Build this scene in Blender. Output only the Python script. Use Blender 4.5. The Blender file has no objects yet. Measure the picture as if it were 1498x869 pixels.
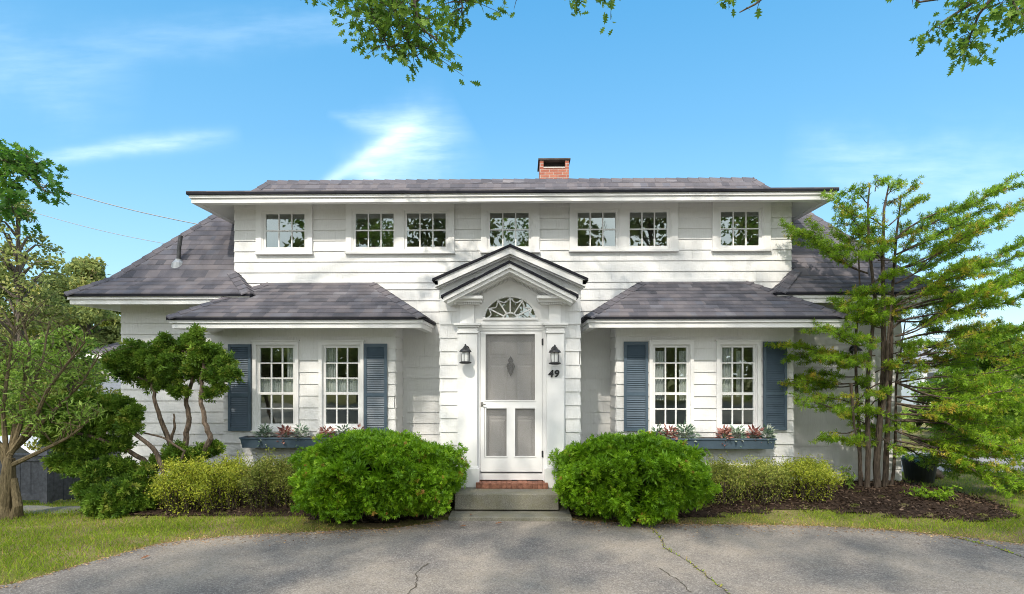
import bpy, math, random
import numpy as np
from mathutils import Vector
R = math.radians
sc = bpy.context.scene
C = sc.collection
random.seed(4); rng = np.random.default_rng(11)

# ------------------------------------------------------------------ camera, sky, sun, exposure
cam = bpy.data.objects.new('camera', bpy.data.cameras.new('camera')); C.objects.link(cam)
CAM = (.16, -9.4, 1.95); FPX = 800.0; YAW = R(-1)
cam.location = CAM; cam.rotation_euler = (R(90), 0, -YAW)
cam.data.sensor_width = 36; cam.data.lens = 36*FPX/1498; cam.data.shift_y = (545-434.5)/1498
cam.data.clip_start = .05; cam.data.clip_end = 2000
sc.camera = cam
SUN = Vector((-.2185, -.6725, .7071)).normalized()
sun = bpy.data.objects.new('sun', bpy.data.lights.new('sun', 'SUN')); C.objects.link(sun)
sun.data.energy = 3.0; sun.data.angle = R(1.1); sun.data.color = (1, .92, .80)
sun.rotation_euler = SUN.to_track_quat('Z', 'Y').to_euler()
EXPOSURE = .60; SKY_STRENGTH = .15
sc.view_settings.view_transform = 'Standard'; sc.view_settings.look = 'None'
sc.view_settings.exposure = EXPOSURE; sc.view_settings.gamma = 1; sc.view_settings.use_curve_mapping = False
sc.cycles.max_bounces = 8; sc.cycles.diffuse_bounces = 4; sc.cycles.transparent_max_bounces = 12
sc.cycles.filter_width = 1.0; sc.cycles.use_denoising = True; sc.cycles.denoising_prefilter = 'NONE'


class NT:
    """small helper for writing node trees"""
    def __init__(s, tree): s.t = tree; s.t.nodes.clear()
    def n(s, kind, ins=None, **kw):
        nd = s.t.nodes.new(kind)
        for k, v in kw.items(): setattr(nd, k, v)
        for k, v in (ins or {}).items(): s.put(nd.inputs[k], v)
        return nd
    def put(s, sock, v):
        if isinstance(v, bpy.types.NodeSocket): s.t.links.new(v, sock)
        elif isinstance(v, bpy.types.Node): s.t.links.new(v.outputs[0], sock)
        else:
            if isinstance(v, (tuple, list)) and len(v) == 3 and sock.type == 'RGBA': v = (*v, 1)
            sock.default_value = v
    def m(s, op, a, b=0.0, c=0.0, clamp=False):
        nd = s.t.nodes.new('ShaderNodeMath'); nd.operation = op; nd.use_clamp = clamp
        for i, v in enumerate((a, b, c)): s.put(nd.inputs[i], v)
        return nd.outputs[0]
    def mix(s, f, a, b, blend='MIX'):
        nd = s.t.nodes.new('ShaderNodeMix'); nd.data_type = 'RGBA'; nd.blend_type = blend
        s.put(nd.inputs[0], f); s.put(nd.inputs[6], a); s.put(nd.inputs[7], b)
        return nd.outputs[2]
    def ramp(s, f, stops):
        nd = s.t.nodes.new('ShaderNodeValToRGB'); s.put(nd.inputs[0], f)
        e = nd.color_ramp.elements
        while len(e) < len(stops): e.new(.5)
        for q, (p, c) in zip(e, stops): q.position = p; q.color = (*c, 1) if len(c) == 3 else c
        return nd.outputs[0]
    def mr(s, v, a, b, c=0.0, d=1.0):
        nd = s.t.nodes.new('ShaderNodeMapRange')
        for i, x in enumerate((v, a, b, c, d)): s.put(nd.inputs[i], x)
        return nd.outputs[0]
    def noise(s, vec, scale, detail=3, rough=.5, out=0):
        nd = s.n('ShaderNodeTexNoise', {'Scale': scale, 'Detail': detail, 'Roughness': rough})
        if vec is not None: s.put(nd.inputs['Vector'], vec)
        return nd.outputs[out]


world = bpy.data.worlds.new('World'); sc.world = world; world.use_nodes = True
def build_sky():
    t = NT(world.node_tree)
    sky = t.n('ShaderNodeTexSky', sky_type='NISHITA', sun_disc=False, sun_elevation=math.asin(SUN.z),
              sun_rotation=math.atan2(SUN.x, SUN.y), air_density=1.0, dust_density=.35, ozone_density=2.2)
    hs0 = t.n('ShaderNodeHueSaturation', {'Hue': .487, 'Saturation': 1.2, 'Value': 1.4, 'Color': sky})
    el_ = t.n('ShaderNodeSeparateXYZ', {0: t.n('ShaderNodeTexCoord').outputs['Generated']}).outputs[2]
    air = t.ramp(el_, [(0, (2.2/5, 3.5/5, 4.4/5)), (.28, (1.15/5, 2.75/5, 4.25/5)), (.56, (.52/5, 2.05/5, 3.85/5)), (1, (.2/5, 1.1/5, 2.8/5))])
    air = t.n('ShaderNodeVectorMath', {0: air, 1: (5, 5, 5)}, operation='MULTIPLY').outputs[0]
    hs = t.n('ShaderNodeMix', data_type='RGBA'); hs.inputs[0].default_value = .75; t.put(hs.inputs[6], hs0.outputs[0]); t.put(hs.inputs[7], air)
    # thin cirrus: bands laid out by compass direction and elevation on the dome
    d = t.n('ShaderNodeTexCoord').outputs['Generated']
    xyz = t.n('ShaderNodeSeparateXYZ', {0: d})
    yy = t.m('MAXIMUM', xyz.outputs[1], .05)
    a = t.m('DIVIDE', xyz.outputs[0], yy); e = t.m('DIVIDE', xyz.outputs[2], yy)
    pl = t.n('ShaderNodeCombineXYZ', {0: a, 1: e, 2: 0.0}).outputs[0]
    warp = t.noise(pl, 5.0, 4, .6)
    fine = t.noise(t.n('ShaderNodeMapping', {0: pl, 2: (0, 0, R(-50)), 3: (4, 22, 1)}).outputs[0], 1.6, 5, .6)
    def streak(a0, e0, a1, e1, w0, w1, amt):
        L = math.hypot(a1-a0, e1-e0); ux, uy = (a1-a0)/L, (e1-e0)/L
        dx = t.m('SUBTRACT', a, a0); dy = t.m('SUBTRACT', e, e0)
        s = t.m('ADD', t.m('MULTIPLY', dx, ux), t.m('MULTIPLY', dy, uy))
        p = t.m('ADD', t.m('MULTIPLY', dx, -uy), t.m('MULTIPLY', dy, ux))
        p = t.m('ADD', p, t.m('MULTIPLY', t.m('SUBTRACT', warp, .5), (w0+w1)*1.3))
        f = t.m('DIVIDE', s, L)
        w = t.m('ADD', w0, t.m('MULTIPLY', t.m('MINIMUM', t.m('MAXIMUM', f, 0.0), 1.0), w1-w0))
        g = t.m('EXPONENT', t.m('MULTIPLY', t.m('POWER', t.m('DIVIDE', t.m('ABSOLUTE', p), w), 2.0), -1.0))
        ends = t.m('MULTIPLY', t.mr(f, -.12, .12), t.mr(f, 1.15, .75))
        return t.m('MULTIPLY', t.m('MULTIPLY', g, ends), amt)
    k1 = streak(-.375, .335, -.20, .455, .010, .018, .38); k = streak(-.30, .36, -.19, .46, .02, .03, .22)
    k = t.m('ADD', k, streak(-.29, .345, -.12, .45, .045, .060, .34))
    k = t.m('ADD', k, streak(-.34, .468, -.17, .455, .008, .05, .26))
    k = t.m('ADD', k, streak(-.88, .40, -.56, .435, .012, .016, .36))
    k = t.m('ADD', k, streak(.52, .385, .95, .33, .05, .07, .20))
    k = t.m('ADD', k, streak(-1.2, .65, -.75, .53, .07, .08, .12))
    k = t.m('ADD', k, streak(-.80, .60, -.20, .66, .04, .03, .10))
    k = t.m('MULTIPLY', k, t.mr(fine, .30, .70, .30, 1.25))
    k = t.m('ADD', k, t.m('MULTIPLY', k1, t.mr(fine, .2, .8, .75, 1.1)))
    haze = t.mr(e, .45, .02, 0.0, .10)
    k = t.m('MULTIPLY', t.m('ADD', k, haze), t.mr(xyz.outputs[1], .05, .2), clamp=True)
    sky_fill = t.m('MULTIPLY', t.mr(xyz.outputs[1], .12, -.30), t.mr(t.noise(d, 2.6, 5, .6), .25, .60, .6, 1.0))   # white fill light added to the unseen half of the sky behind the camera
    white = t.n('ShaderNodeVectorMath', {0: (6.2, 7.3, 8.2)}, operation='MULTIPLY')
    t.put(white.inputs[1], (1, 1, 1))
    col = t.mix(k, hs.outputs[2], white.outputs[0])
    col = t.mix(sky_fill, col, (11.8, 12.3, 12.9, 1))
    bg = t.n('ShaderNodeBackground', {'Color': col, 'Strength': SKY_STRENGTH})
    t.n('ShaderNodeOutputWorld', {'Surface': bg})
build_sky()

# ------------------------------------------------------------------ object helpers
def tag(o, label=None, cat=None, group=None, kind=None):
    if label: o['label'] = label
    if cat: o['category'] = cat
    if group: o['group'] = group
    if kind: o['kind'] = kind
    return o
def empty(name, loc=(0, 0, 0), **kw):
    o = bpy.data.objects.new(name, None); C.objects.link(o); o.location = loc; o.empty_display_size = .1
    return tag(o, **kw)
def link(name, me, mat=None, parent=None):
    o = bpy.data.objects.new(name, me); C.objects.link(o)
    for mm in (mat if isinstance(mat, (list, tuple)) else [mat]):
        if mm is not None: me.materials.append(mm)
    if parent is not None:
        o.parent = parent
        p = Vector((0, 0, 0)); q = parent
        while q is not None: p += Vector(q.location); q = q.parent
        o.location = -p            # all meshes are written in world coordinates
    return o

class MB:
    def __init__(s): s.v = []; s.f = []; s.uv = {}
    def quad(s, a, b, c, d, uv=None):
        i = len(s.v); s.v += [tuple(a), tuple(b), tuple(c), tuple(d)]; s.f.append((i, i+1, i+2, i+3))
        if uv: s.uv[len(s.f)-1] = uv
    def poly(s, pts, uv=None):
        i = len(s.v); s.v += [tuple(p) for p in pts]; s.f.append(tuple(range(i, i+len(pts))))
        if uv: s.uv[len(s.f)-1] = uv
    def hexa(s, b, t):
        """b, t: four points each, bottom ring and top ring (counter-clockwise from above)"""
        i = len(s.v); s.v += [tuple(p) for p in b] + [tuple(p) for p in t]
        s.f += [(i+3, i+2, i+1, i), (i+4, i+5, i+6, i+7)] + [(i+k, i+(k+1) % 4, i+4+(k+1) % 4, i+4+k) for k in range(4)]
    def box(s, x0, x1, y0, y1, z0, z1):
        s.hexa([(x0, y0, z0), (x1, y0, z0), (x1, y1, z0), (x0, y1, z0)], [(x0, y0, z1), (x1, y0, z1), (x1, y1, z1), (x0, y1, z1)])
    def prism_xz(s, pts, y0, y1):
        """polygon in x,z (counter-clockwise seen from -y) from y0 (front) to y1"""
        n = len(pts); i = len(s.v)
        s.v += [(x, y0, z) for x, z in pts] + [(x, y1, z) for x, z in pts]
        s.f.append(tuple(range(i, i+n))); s.f.append(tuple(range(i+2*n-1, i+n-1, -1)))
        for k in range(n): s.f.append((i+k, i+n+k, i+n+(k+1) % n, i+(k+1) % n))
    def tube(s, pts, rad, n=7, caps=True):
        pts = [Vector(p) for p in pts]; i0 = len(s.v)
        if not isinstance(rad, (list, tuple)): rad = [rad]*len(pts)
        prev = None
        for k, p in enumerate(pts):
            d = (pts[min(k+1, len(pts)-1)] - pts[max(k-1, 0)])
            d = d.normalized() if d.length > 1e-9 else Vector((0, 0, 1))
            if prev is None: u = d.orthogonal().normalized()
            else:
                u = prev - d*prev.dot(d); u = u.normalized() if u.length > 1e-6 else d.orthogonal().normalized()
            prev = u; w = d.cross(u)
            for j in range(n):
                a = 2*math.pi*j/n; s.v.append(tuple(p + (u*math.cos(a) + w*math.sin(a))*rad[k]))
        for k in range(len(pts)-1):
            for j in range(n):
                a = i0+k*n+j; b = i0+k*n+(j+1) % n; s.f.append((a, b, b+n, a+n))
        if caps:
            s.f.append(tuple(i0+j for j in range(n-1, -1, -1))); e = i0+(len(pts)-1)*n; s.f.append(tuple(e+j for j in range(n)))
    def lathe(s, prof, cx, cy, n=20):
        i0 = len(s.v)
        for r, z in prof:
            for j in range(n):
                a = 2*math.pi*j/n; s.v.append((cx+r*math.cos(a), cy+r*math.sin(a), z))
        for k in range(len(prof)-1):
            for j in range(n):
                a = i0+k*n+j; b = i0+k*n+(j+1) % n; s.f.append((a, b, b+n, a+n))
        s.f.append(tuple(i0+j for j in range(n-1, -1, -1))); e = i0+(len(prof)-1)*n; s.f.append(tuple(e+j for j in range(n)))
    def build(s, name, mat=None, parent=None, smooth=False, bevel=0):
        me = bpy.data.meshes.new(name); me.from_pydata(s.v, [], s.f)
        if s.uv:
            ul = me.uv_layers.new(name='UVMap')
            for fi, uvs in s.uv.items():
                for li, q in zip(me.polygons[fi].loop_indices, uvs): ul.data[li].uv = q
        if smooth: me.polygons.foreach_set('use_smooth', [True]*len(me.polygons))
        me.update()
        o = link(name, me, mat, parent)
        if bevel:
            b = o.modifiers.new('bevel', 'BEVEL'); b.width = bevel; b.segments = 2; b.limit_method = 'ANGLE'
        return o

def at(px, py, Y):
    """the point on the vertical plane y = Y that a measured direction (px, py of the survey photo) meets"""
    u = (px-749)/FPX; v = (545-py)/FPX
    dx = math.sin(YAW)+u*math.cos(YAW); dy = math.cos(YAW)-u*math.sin(YAW); t = (Y-CAM[1])/dy
    return Vector((CAM[0]+t*dx, Y, CAM[2]+t*v))

# ------------------------------------------------------------------ leaves
def norm(a): return a/np.maximum(np.linalg.norm(a, axis=-1, keepdims=True), 1e-9)
def tpl(*faces): 
    v = []; f = []
    for fc in faces:
        f.append(list(range(len(v), len(v)+len(fc)))); v += [q if len(q) == 3 else (*q, 0.0) for q in fc]
    return np.array(v, float), f
LEAF = tpl([(0, 0), (.35, .32, .04), (1, 0, -.06)], [(0, 0), (1, 0, -.06), (.35, -.32, .04)])
DIAMOND = tpl([(0, 0), (.45, .5), (1, 0), (.45, -.5)])
def half_oak(s):
    o = [(0, 0), (.12, .05), (.22, .24), (.32, .10), (.45, .40), (.55, .13), (.72, .34), (.76, .10), (1, 0)]
    return [(x, s*y, abs(y)*.25) for x, y in o] if s > 0 else [(x, s*y, abs(y)*.25) for x, y in o[::-1]]
OAK = tpl(half_oak(1), half_oak(-1))
def spray(n, needle, width, slant=.55, z=.0):
    fs = [[(0, -.012), (1, -.006), (1, .006), (0, .012)]]
    for i in range(n):
        x = (i+.6)/n*.95; l = needle*(1-.55*abs(2*x-.85)**2)
        for sg in (1, -1):
            fs.append([(x, 0, 0), (x+l*slant*.6-width, sg*l*.55, z), (x+l*slant, sg*l, z*1.6), (x+l*slant*.6+width, sg*l*.55, z)])
    fs.append([(.97, -.02), (1.1, 0), (.97, .02)])
    return tpl(*fs)
YEW = spray(7, .34, .05, .7, .05)
FEATHER = spray(7, .30, .055, .6, -.03)
def tuft_tpl(n, spread, w, seed):
    r = random.Random(seed); fs = []
    for i in range(n):
        th = R(spread)*math.sqrt((i+.4)/n); ph = i*2.399+r.uniform(-.3, .3); d = Vector((math.cos(th), math.sin(th)*math.cos(ph), math.sin(th)*math.sin(ph)))*r.uniform(.75, 1.05)
        sd = d.cross(Vector((r.uniform(-.4, .4), -math.sin(ph), math.cos(ph))) if th > .2 else Vector((0, 0, 1))).normalized()*w
        fs.append([(0, 0, 0), tuple(d*.55+sd), tuple(d), tuple(d*.55-sd)])
    return tpl(*fs)
YEWTUFT = tuft_tpl(9, 62, .10, 1); CYPTUFT = tuft_tpl(8, 70, .15, 2); LARCHTUFT = tuft_tpl(8, 66, .085, 3)
FAN = tpl([(0, 0), (.5, .30, .06), (.85, .34, .10), (.8, .12, .03)], [(0, 0), (.75, .12, .0), (1.05, 0, .05), (.75, -.12, 0)], [(0, 0), (.8, -.12, .03), (.85, -.34, .10), (.5, -.30, .06)])

def leaf_mesh(name, P, D, N, L, W, tmpl, mat, parent=None, tint=None):
    P = np.asarray(P, float); n = len(P); D = norm(np.asarray(D, float)); N = np.asarray(N, float)
    S = norm(np.cross(N, D)); N2 = np.cross(D, S)
    L = np.broadcast_to(np.asarray(L, float), (n,)); W = np.broadcast_to(np.asarray(W, float), (n,))
    T, F = tmpl; k = len(T)
    V = (P[:, None] + T[None, :, 0, None]*(L[:, None, None]*D[:, None]) + T[None, :, 1, None]*(W[:, None, None]*S[:, None])
         + T[None, :, 2, None]*(L[:, None, None]*N2[:, None])).reshape(-1, 3)
    loops = np.concatenate([np.array(f) for f in F]); sizes = np.array([len(f) for f in F])
    LI = (np.arange(n)[:, None]*k + loops[None]).ravel(); starts = np.concatenate([[0], np.cumsum(np.tile(sizes, n))[:-1]])
    me = bpy.data.meshes.new(name)
    me.vertices.add(len(V)); me.vertices.foreach_set('co', V.ravel().astype(np.float32))
    me.loops.add(len(LI)); me.loops.foreach_set('vertex_index', LI.astype(np.int32))
    me.polygons.add(len(starts)); me.polygons.foreach_set('loop_start', starts.astype(np.int32))
    me.update(calc_edges=True)
    at_ = me.attributes.new('tint', 'FLOAT', 'POINT')
    tn = rng.random(n) if tint is None else np.asarray(tint, float)
    at_.data.foreach_set('value', np.repeat(tn, k).astype(np.float32))
    return link(name, me, mat, parent)

def rand_dirs(n, up=0.0):
    d = rng.normal(size=(n, 3)); d[:, 2] += up; return norm(d)

def leaf_mat(name, stops, transl=.3, rough=.5, spec=.35, noise=0.0):
    m = bpy.data.materials.new(name); m.use_nodes = True; t = NT(m.node_tree)
    a = t.n('ShaderNodeAttribute', attribute_name='tint').outputs['Fac']
    if noise:
        g = t.n('ShaderNodeNewGeometry').outputs['Position']
        a = t.m('ADD', a, t.m('MULTIPLY', t.m('SUBTRACT', t.noise(g, 2.2, 2), .5), noise), clamp=True)
    col = t.ramp(a, stops)
    p = t.n('ShaderNodeBsdfPrincipled', {'Base Color': col, 'Roughness': rough, 'Specular IOR Level': spec})
    tr = t.n('ShaderNodeBsdfTranslucent', {'Color': t.mix(.5, col, (.30, .42, .02), 'MULTIPLY') if False else col})
    mx = t.n('ShaderNodeMixShader', {0: transl, 1: p, 2: tr})
    t.n('ShaderNodeOutputMaterial', {0: mx})
    return m

def simple(name, col, rough=.6, spec=.4, metal=0, var=.0, scale=8.0, bump=0.0, bscale=60.0):
    m = bpy.data.materials.new(name); m.use_nodes = True; t = NT(m.node_tree)
    g = t.n('ShaderNodeNewGeometry').outputs['Position']
    c = tuple(col)
    if var:
        f = t.noise(g, scale, 5, .6)
        c = t.mix(t.mr(f, .3, .7), tuple(x*(1-var) for x in col), tuple(min(1, x*(1+var)) for x in col))
    p = t.n('ShaderNodeBsdfPrincipled', {'Base Color': c, 'Roughness': rough, 'Specular IOR Level': spec, 'Metallic': metal})
    if bump:
        b = t.n('ShaderNodeBump', {'Strength': bump, 'Distance': .01, 'Height': t.noise(g, bscale, 4, .6)}); t.put(p.inputs['Normal'], b)
    t.n('ShaderNodeOutputMaterial', {0: p})
    return m

# ------------------------------------------------------------------ materials
def mat_shake():
    m = bpy.data.materials.new('white_shake'); m.use_nodes = True; t = NT(m.node_tree)
    g = t.n('ShaderNodeNewGeometry'); pos = g.outputs['Position']
    st = t.noise(t.n('ShaderNodeMapping', {0: pos, 3: (90, 90, 1.3)}).outputs[0], 1.0, 2, .5)
    big = t.noise(pos, 1.1, 4, .6); isl = g.outputs['Random Per Island']
    drip = t.noise(t.n('ShaderNodeMapping', {0: pos, 3: (7, 7, .7)}).outputs[0], 1.0, 5, .7)
    c = t.mix(t.mr(big, .35, .7), (.765, .76, .75), (.70, .695, .685))
    c = t.mix(t.m('MULTIPLY', isl, .35), c, (.70, .70, .68))
    c = t.mix(t.mr(st, .3, .62, .16, 0.0), c, (.50, .49, .47))
    c = t.mix(t.mr(drip, .60, .8, 0, .30), c, (.52, .52, .47))
    p = t.n('ShaderNodeBsdfPrincipled', {'Base Color': c, 'Roughness': .62, 'Specular IOR Level': .3})
    t.put(p.inputs['Normal'], t.n('ShaderNodeBump', {'Strength': .55, 'Distance': .006, 'Height': st}))
    t.n('ShaderNodeOutputMaterial', {0: p}); return m
def mat_trim():
    m = bpy.data.materials.new('white_trim'); m.use_nodes = True; t = NT(m.node_tree)
    pos = t.n('ShaderNodeNewGeometry').outputs['Position']
    big = t.noise(pos, 1.7, 4, .6); drip = t.noise(t.n('ShaderNodeMapping', {0: pos, 3: (14, 14, 1.6)}).outputs[0], 1.0, 5, .7)
    c = t.mix(t.mr(big, .35, .7), (.78, .775, .765), (.72, .715, .705)); c = t.mix(t.mr(drip, .6, .8, 0, .28), c, (.52, .51, .46))
    p = t.n('ShaderNodeBsdfPrincipled', {'Base Color': c, 'Roughness': .45, 'Specular IOR Level': .4})
    t.put(p.inputs['Normal'], t.n('ShaderNodeBump', {'Strength': .12, 'Distance': .004, 'Height': t.noise(pos, 60, 3)}))
    t.n('ShaderNodeOutputMaterial', {0: p}); return m
def mat_roof():
    m = bpy.data.materials.new('asphalt_shingle'); m.use_nodes = True; t = NT(m.node_tree)
    uv = t.n('ShaderNodeUVMap').outputs[0]
    pos = t.n('ShaderNodeNewGeometry').outputs['Position']
    def br(w, off, sq):
        mp = t.n('ShaderNodeMapping', {0: uv, 1: (off, 0, 0)}).outputs[0]
        b = t.n('ShaderNodeTexBrick', {'Vector': mp, 'Color1': (0, 0, 0), 'Color2': (1, 1, 1), 'Mortar': (0, 0, 0), 'Scale': 1.0, 'Mortar Size': 0.0,
                'Mortar Smooth': 0.0, 'Bias': 0.0, 'Brick Width': w, 'Row Height': 1.0}, offset=.37, offset_frequency=2, squash=sq, squash_frequency=3)
        return b.outputs[0]
    a = br(.21, .1, .7); b = br(.33, 3.3, 1.4)
    f = t.m('ADD', t.m('MULTIPLY', a, .68), t.m('MULTIPLY', b, .32))
    c = t.ramp(f, [(0, (.030, .031, .042)), (.28, (.056, .055, .070)), (.5, (.090, .082, .096)), (.68, (.122, .108, .116)), (.82, (.080, .084, .108)), (1, (.19, .175, .185))])
    c = t.mix(t.mr(t.noise(pos, 260, 2), .35, .65, 0, .30), c, (.26, .245, .25))
    c = t.mix(t.mr(t.noise(pos, 1.3, 4), .45, .75, 0, .25), c, (.16, .145, .145))
    p = t.n('ShaderNodeBsdfPrincipled', {'Base Color': c, 'Roughness': .85, 'Specular IOR Level': .25})
    h = t.m('ADD', t.m('MULTIPLY', t.noise(pos, 240, 2), .35), f)
    t.put(p.inputs['Normal'], t.n('ShaderNodeBump', {'Strength': .6, 'Distance': .008, 'Height': h}))
    t.n('ShaderNodeOutputMaterial', {0: p}); return m
def mat_brick():
    m = bpy.data.materials.new('red_brick'); m.use_nodes = True; t = NT(m.node_tree)
    pos = t.n('ShaderNodeNewGeometry').outputs['Position']; x = t.n('ShaderNodeSeparateXYZ', {0: pos})
    v = t.n('ShaderNodeCombineXYZ', {0: t.m('ADD', x.outputs[0], x.outputs[1]), 1: x.outputs[2], 2: 0.0}).outputs[0]
    b = t.n('ShaderNodeTexBrick', {'Vector': v, 'Color1': (.30, .085, .05), 'Color2': (.40, .15, .09), 'Mortar': (.42, .36, .31), 'Scale': 1.0,
            'Mortar Size': .006, 'Brick Width': .2, 'Row Height': .065, 'Bias': 0.0})
    c = t.mix(t.mr(t.noise(pos, 14, 4), .4, .7, 0, .35), b.outputs[0], (.22, .07, .05))
    p = t.n('ShaderNodeBsdfPrincipled', {'Base Color': c, 'Roughness': .85})
    t.put(p.inputs['Normal'], t.n('ShaderNodeBump', {'Strength': .8, 'Distance': .006, 'Height': b.outputs[1]}, invert=True))
    t.n('ShaderNodeOutputMaterial', {0: p}); return m
def mat_glass():
    m = bpy.data.materials.new('window_glass'); m.use_nodes = True; t = NT(m.node_tree)
    pos = t.n('ShaderNodeNewGeometry').outputs['Position']
    bp = t.n('ShaderNodeBump', {'Strength': .12, 'Distance': .01, 'Height': t.noise(pos, 2.6, 1)}).outputs[0]
    gl = t.n('ShaderNodeBsdfGlossy', {'Color': (.86, .97, .93), 'Roughness': .01, 'Normal': bp})
    tr = t.n('ShaderNodeBsdfTransparent', {'Color': (.82, .87, .85)})
    fc = t.n('ShaderNodeLayerWeight', {'Blend': .5}).outputs['Facing']
    f = t.m('ADD', t.m('MULTIPLY', t.m('POWER', fc, 3.0), .75), .19, clamp=True)
    mx = t.n('ShaderNodeMixShader', {0: f, 1: tr, 2: gl}); t.n('ShaderNodeOutputMaterial', {0: mx}); return m
def mat_screen():
    m = bpy.data.materials.new('insect_screen'); m.use_nodes = True; t = NT(m.node_tree)
    d = t.n('ShaderNodeBsdfPrincipled', {'Base Color': (.20, .195, .19), 'Roughness': .5})
    tr = t.n('ShaderNodeBsdfTransparent'); mx = t.n('ShaderNodeMixShader', {0: .52, 1: tr, 2: d})
    t.n('ShaderNodeOutputMaterial', {0: mx}); return m
def mat_asphalt():
    m = bpy.data.materials.new('driveway_asphalt'); m.use_nodes = True; t = NT(m.node_tree)
    pos = t.n('ShaderNodeNewGeometry').outputs['Position']
    sp = t.n('ShaderNodeTexVoronoi', {'Vector': pos, 'Scale': 95.0}).outputs['Color']
    spk = t.n('ShaderNodeSeparateColor', {0: sp}).outputs[0]
    big = t.noise(pos, .8, 5, .6); mid = t.noise(pos, 3.0, 5, .65)
    c = t.mix(t.mr(big, .40, .60), (.128, .115, .106), (.270, .228, .182))
    c = t.mix(t.mr(mid, .35, .7, 0, .4), c, (.30, .265, .225))
    c = t.mix(t.mr(spk, .55, 1.0, 0, .45), c, (.45, .41, .37)); c = t.mix(t.mr(spk, .25, 0.0, 0, .45), c, (.06, .055, .055))
    p = t.n('ShaderNodeBsdfPrincipled', {'Base Color': c, 'Roughness': .82, 'Specular IOR Level': .3})
    t.put(p.inputs['Normal'], t.n('ShaderNodeBump', {'Strength': .35, 'Distance': .006, 'Height': spk}))
    t.n('ShaderNodeOutputMaterial', {0: p}); return m
def mat_soil():
    m = bpy.data.materials.new('lawn_soil'); m.use_nodes = True; t = NT(m.node_tree)
    pos = t.n('ShaderNodeNewGeometry').outputs['Position']
    c = t.ramp(t.noise(pos, 1.4, 5, .65), [(.3, (.14, .18, .03)), (.48, (.22, .22, .06)), (.6, (.30, .24, .12)), (.8, (.28, .20, .12))])
    c = t.mix(t.mr(t.noise(pos, 55, 3, .6), .35, .7, 0, .6), c, (.05, .045, .02))
    p = t.n('ShaderNodeBsdfPrincipled', {'Base Color': c, 'Roughness': .95, 'Specular IOR Level': .1})
    t.put(p.inputs['Normal'], t.n('ShaderNodeBump', {'Strength': .9, 'Distance': .03, 'Height': t.noise(pos, 40, 4, .7)}))
    t.n('ShaderNodeOutputMaterial', {0: p}); return m
def mat_granite():
    m = bpy.data.materials.new('granite'); m.use_nodes = True; t = NT(m.node_tree)
    pos = t.n('ShaderNodeNewGeometry').outputs['Position']
    c = t.ramp(t.noise(pos, 130, 2, .7), [(.3, (.10, .095, .072)), (.5, (.19, .18, .145)), (.7, (.29, .275, .23))])
    c = t.mix(t.mr(t.noise(pos, 5, 5, .65), .42, .68, 0, .6), c, (.15, .14, .075))
    p = t.n('ShaderNodeBsdfPrincipled', {'Base Color': c, 'Roughness': .8})
    t.put(p.inputs['Normal'], t.n('ShaderNodeBump', {'Strength': .5, 'Distance': .01, 'Height': t.noise(pos, 45, 4, .7)}))
    t.n('ShaderNodeOutputMaterial', {0: p}); return m
def mat_bark(name, a, b, s=1.0):
    m = bpy.data.materials.new(name); m.use_nodes = True; t = NT(m.node_tree)
    pos = t.n('ShaderNodeNewGeometry').outputs['Position']
    f = t.noise(t.n('ShaderNodeMapping', {0: pos, 3: (30*s, 30*s, 6*s)}).outputs[0], 1.0, 5, .65)
    p = t.n('ShaderNodeBsdfPrincipled', {'Base Color': t.mix(t.mr(f, .35, .65), a, b), 'Roughness': .9, 'Specular IOR Level': .2})
    t.put(p.inputs['Normal'], t.n('ShaderNodeBump', {'Strength': .9, 'Distance': .02, 'Height': f}))
    t.n('ShaderNodeOutputMaterial', {0: p}); return m
def mat_lace():
    m = bpy.data.materials.new('lace_curtain'); m.use_nodes = True; t = NT(m.node_tree)
    d = t.n('ShaderNodeBsdfDiffuse', {'Color': (.86, .86, .86)}); tl = t.n('ShaderNodeBsdfTranslucent', {'Color': (.7, .7, .7)})
    mx = t.n('ShaderNodeMixShader', {0: .3, 1: d, 2: tl}); t.n('ShaderNodeOutputMaterial', {0: mx}); return m

SHAKE = mat_shake(); TRIM = mat_trim(); ROOF = mat_roof(); BRICK = mat_brick(); GLASS = mat_glass(); SCREEN = mat_screen()
ASPHALT = mat_asphalt(); SOIL = mat_soil(); GRANITE = mat_granite(); LACE = mat_lace()
SOFFIT = simple('painted_soffit', (.66, .65, .62), .6, var=.05, scale=3)
ROOFEDGE = simple('dark_roof_edge', (.014, .0145, .020), .85, .2, var=.3, scale=20)
SLATE = simple('slate_blue_paint', (.070, .104, .138), .42, .4, var=.10, scale=9)
BLACK = simple('black_metal', (.018, .018, .02), .42, .5, var=.2)
IRON = simple('dark_iron', (.03, .026, .024), .5, .5, metal=.4)
DOORPAINT = simple('pale_door_paint', (.62, .60, .58), .5, var=.04)
ROOM = simple('room_plaster', (.52, .46, .40), .9, var=.25, scale=1.5)
FOUND = simple('field_stone', (.16, .12, .085), .95, var=.5, scale=7, bump=.8, bscale=9)
LEAD = simple('lead_flashing', (.34, .35, .36), .5, .5, metal=.3, var=.2)
FENCE = simple('grey_stained_boards', (.085, .09, .105), .85, var=.35, scale=14, bump=.3, bscale=30)
BARK = mat_bark('oak_bark', (.06, .048, .038), (.16, .135, .11))
BARK2 = mat_bark('red_brown_bark', (.045, .034, .026), (.135, .105, .08), 1.6)
BARK3 = mat_bark('grey_brown_bark', (.065, .048, .036), (.20, .15, .11), 1.6)
YEWLEAF = leaf_mat('yew_needles', [(0, (.055, .14, .006)), (.4, (.15, .31, .010)), (.75, (.23, .42, .014)), (.97, (.34, .52, .03)), (1, (.42, .22, .05))], .25, .45, .35, .35)
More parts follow.
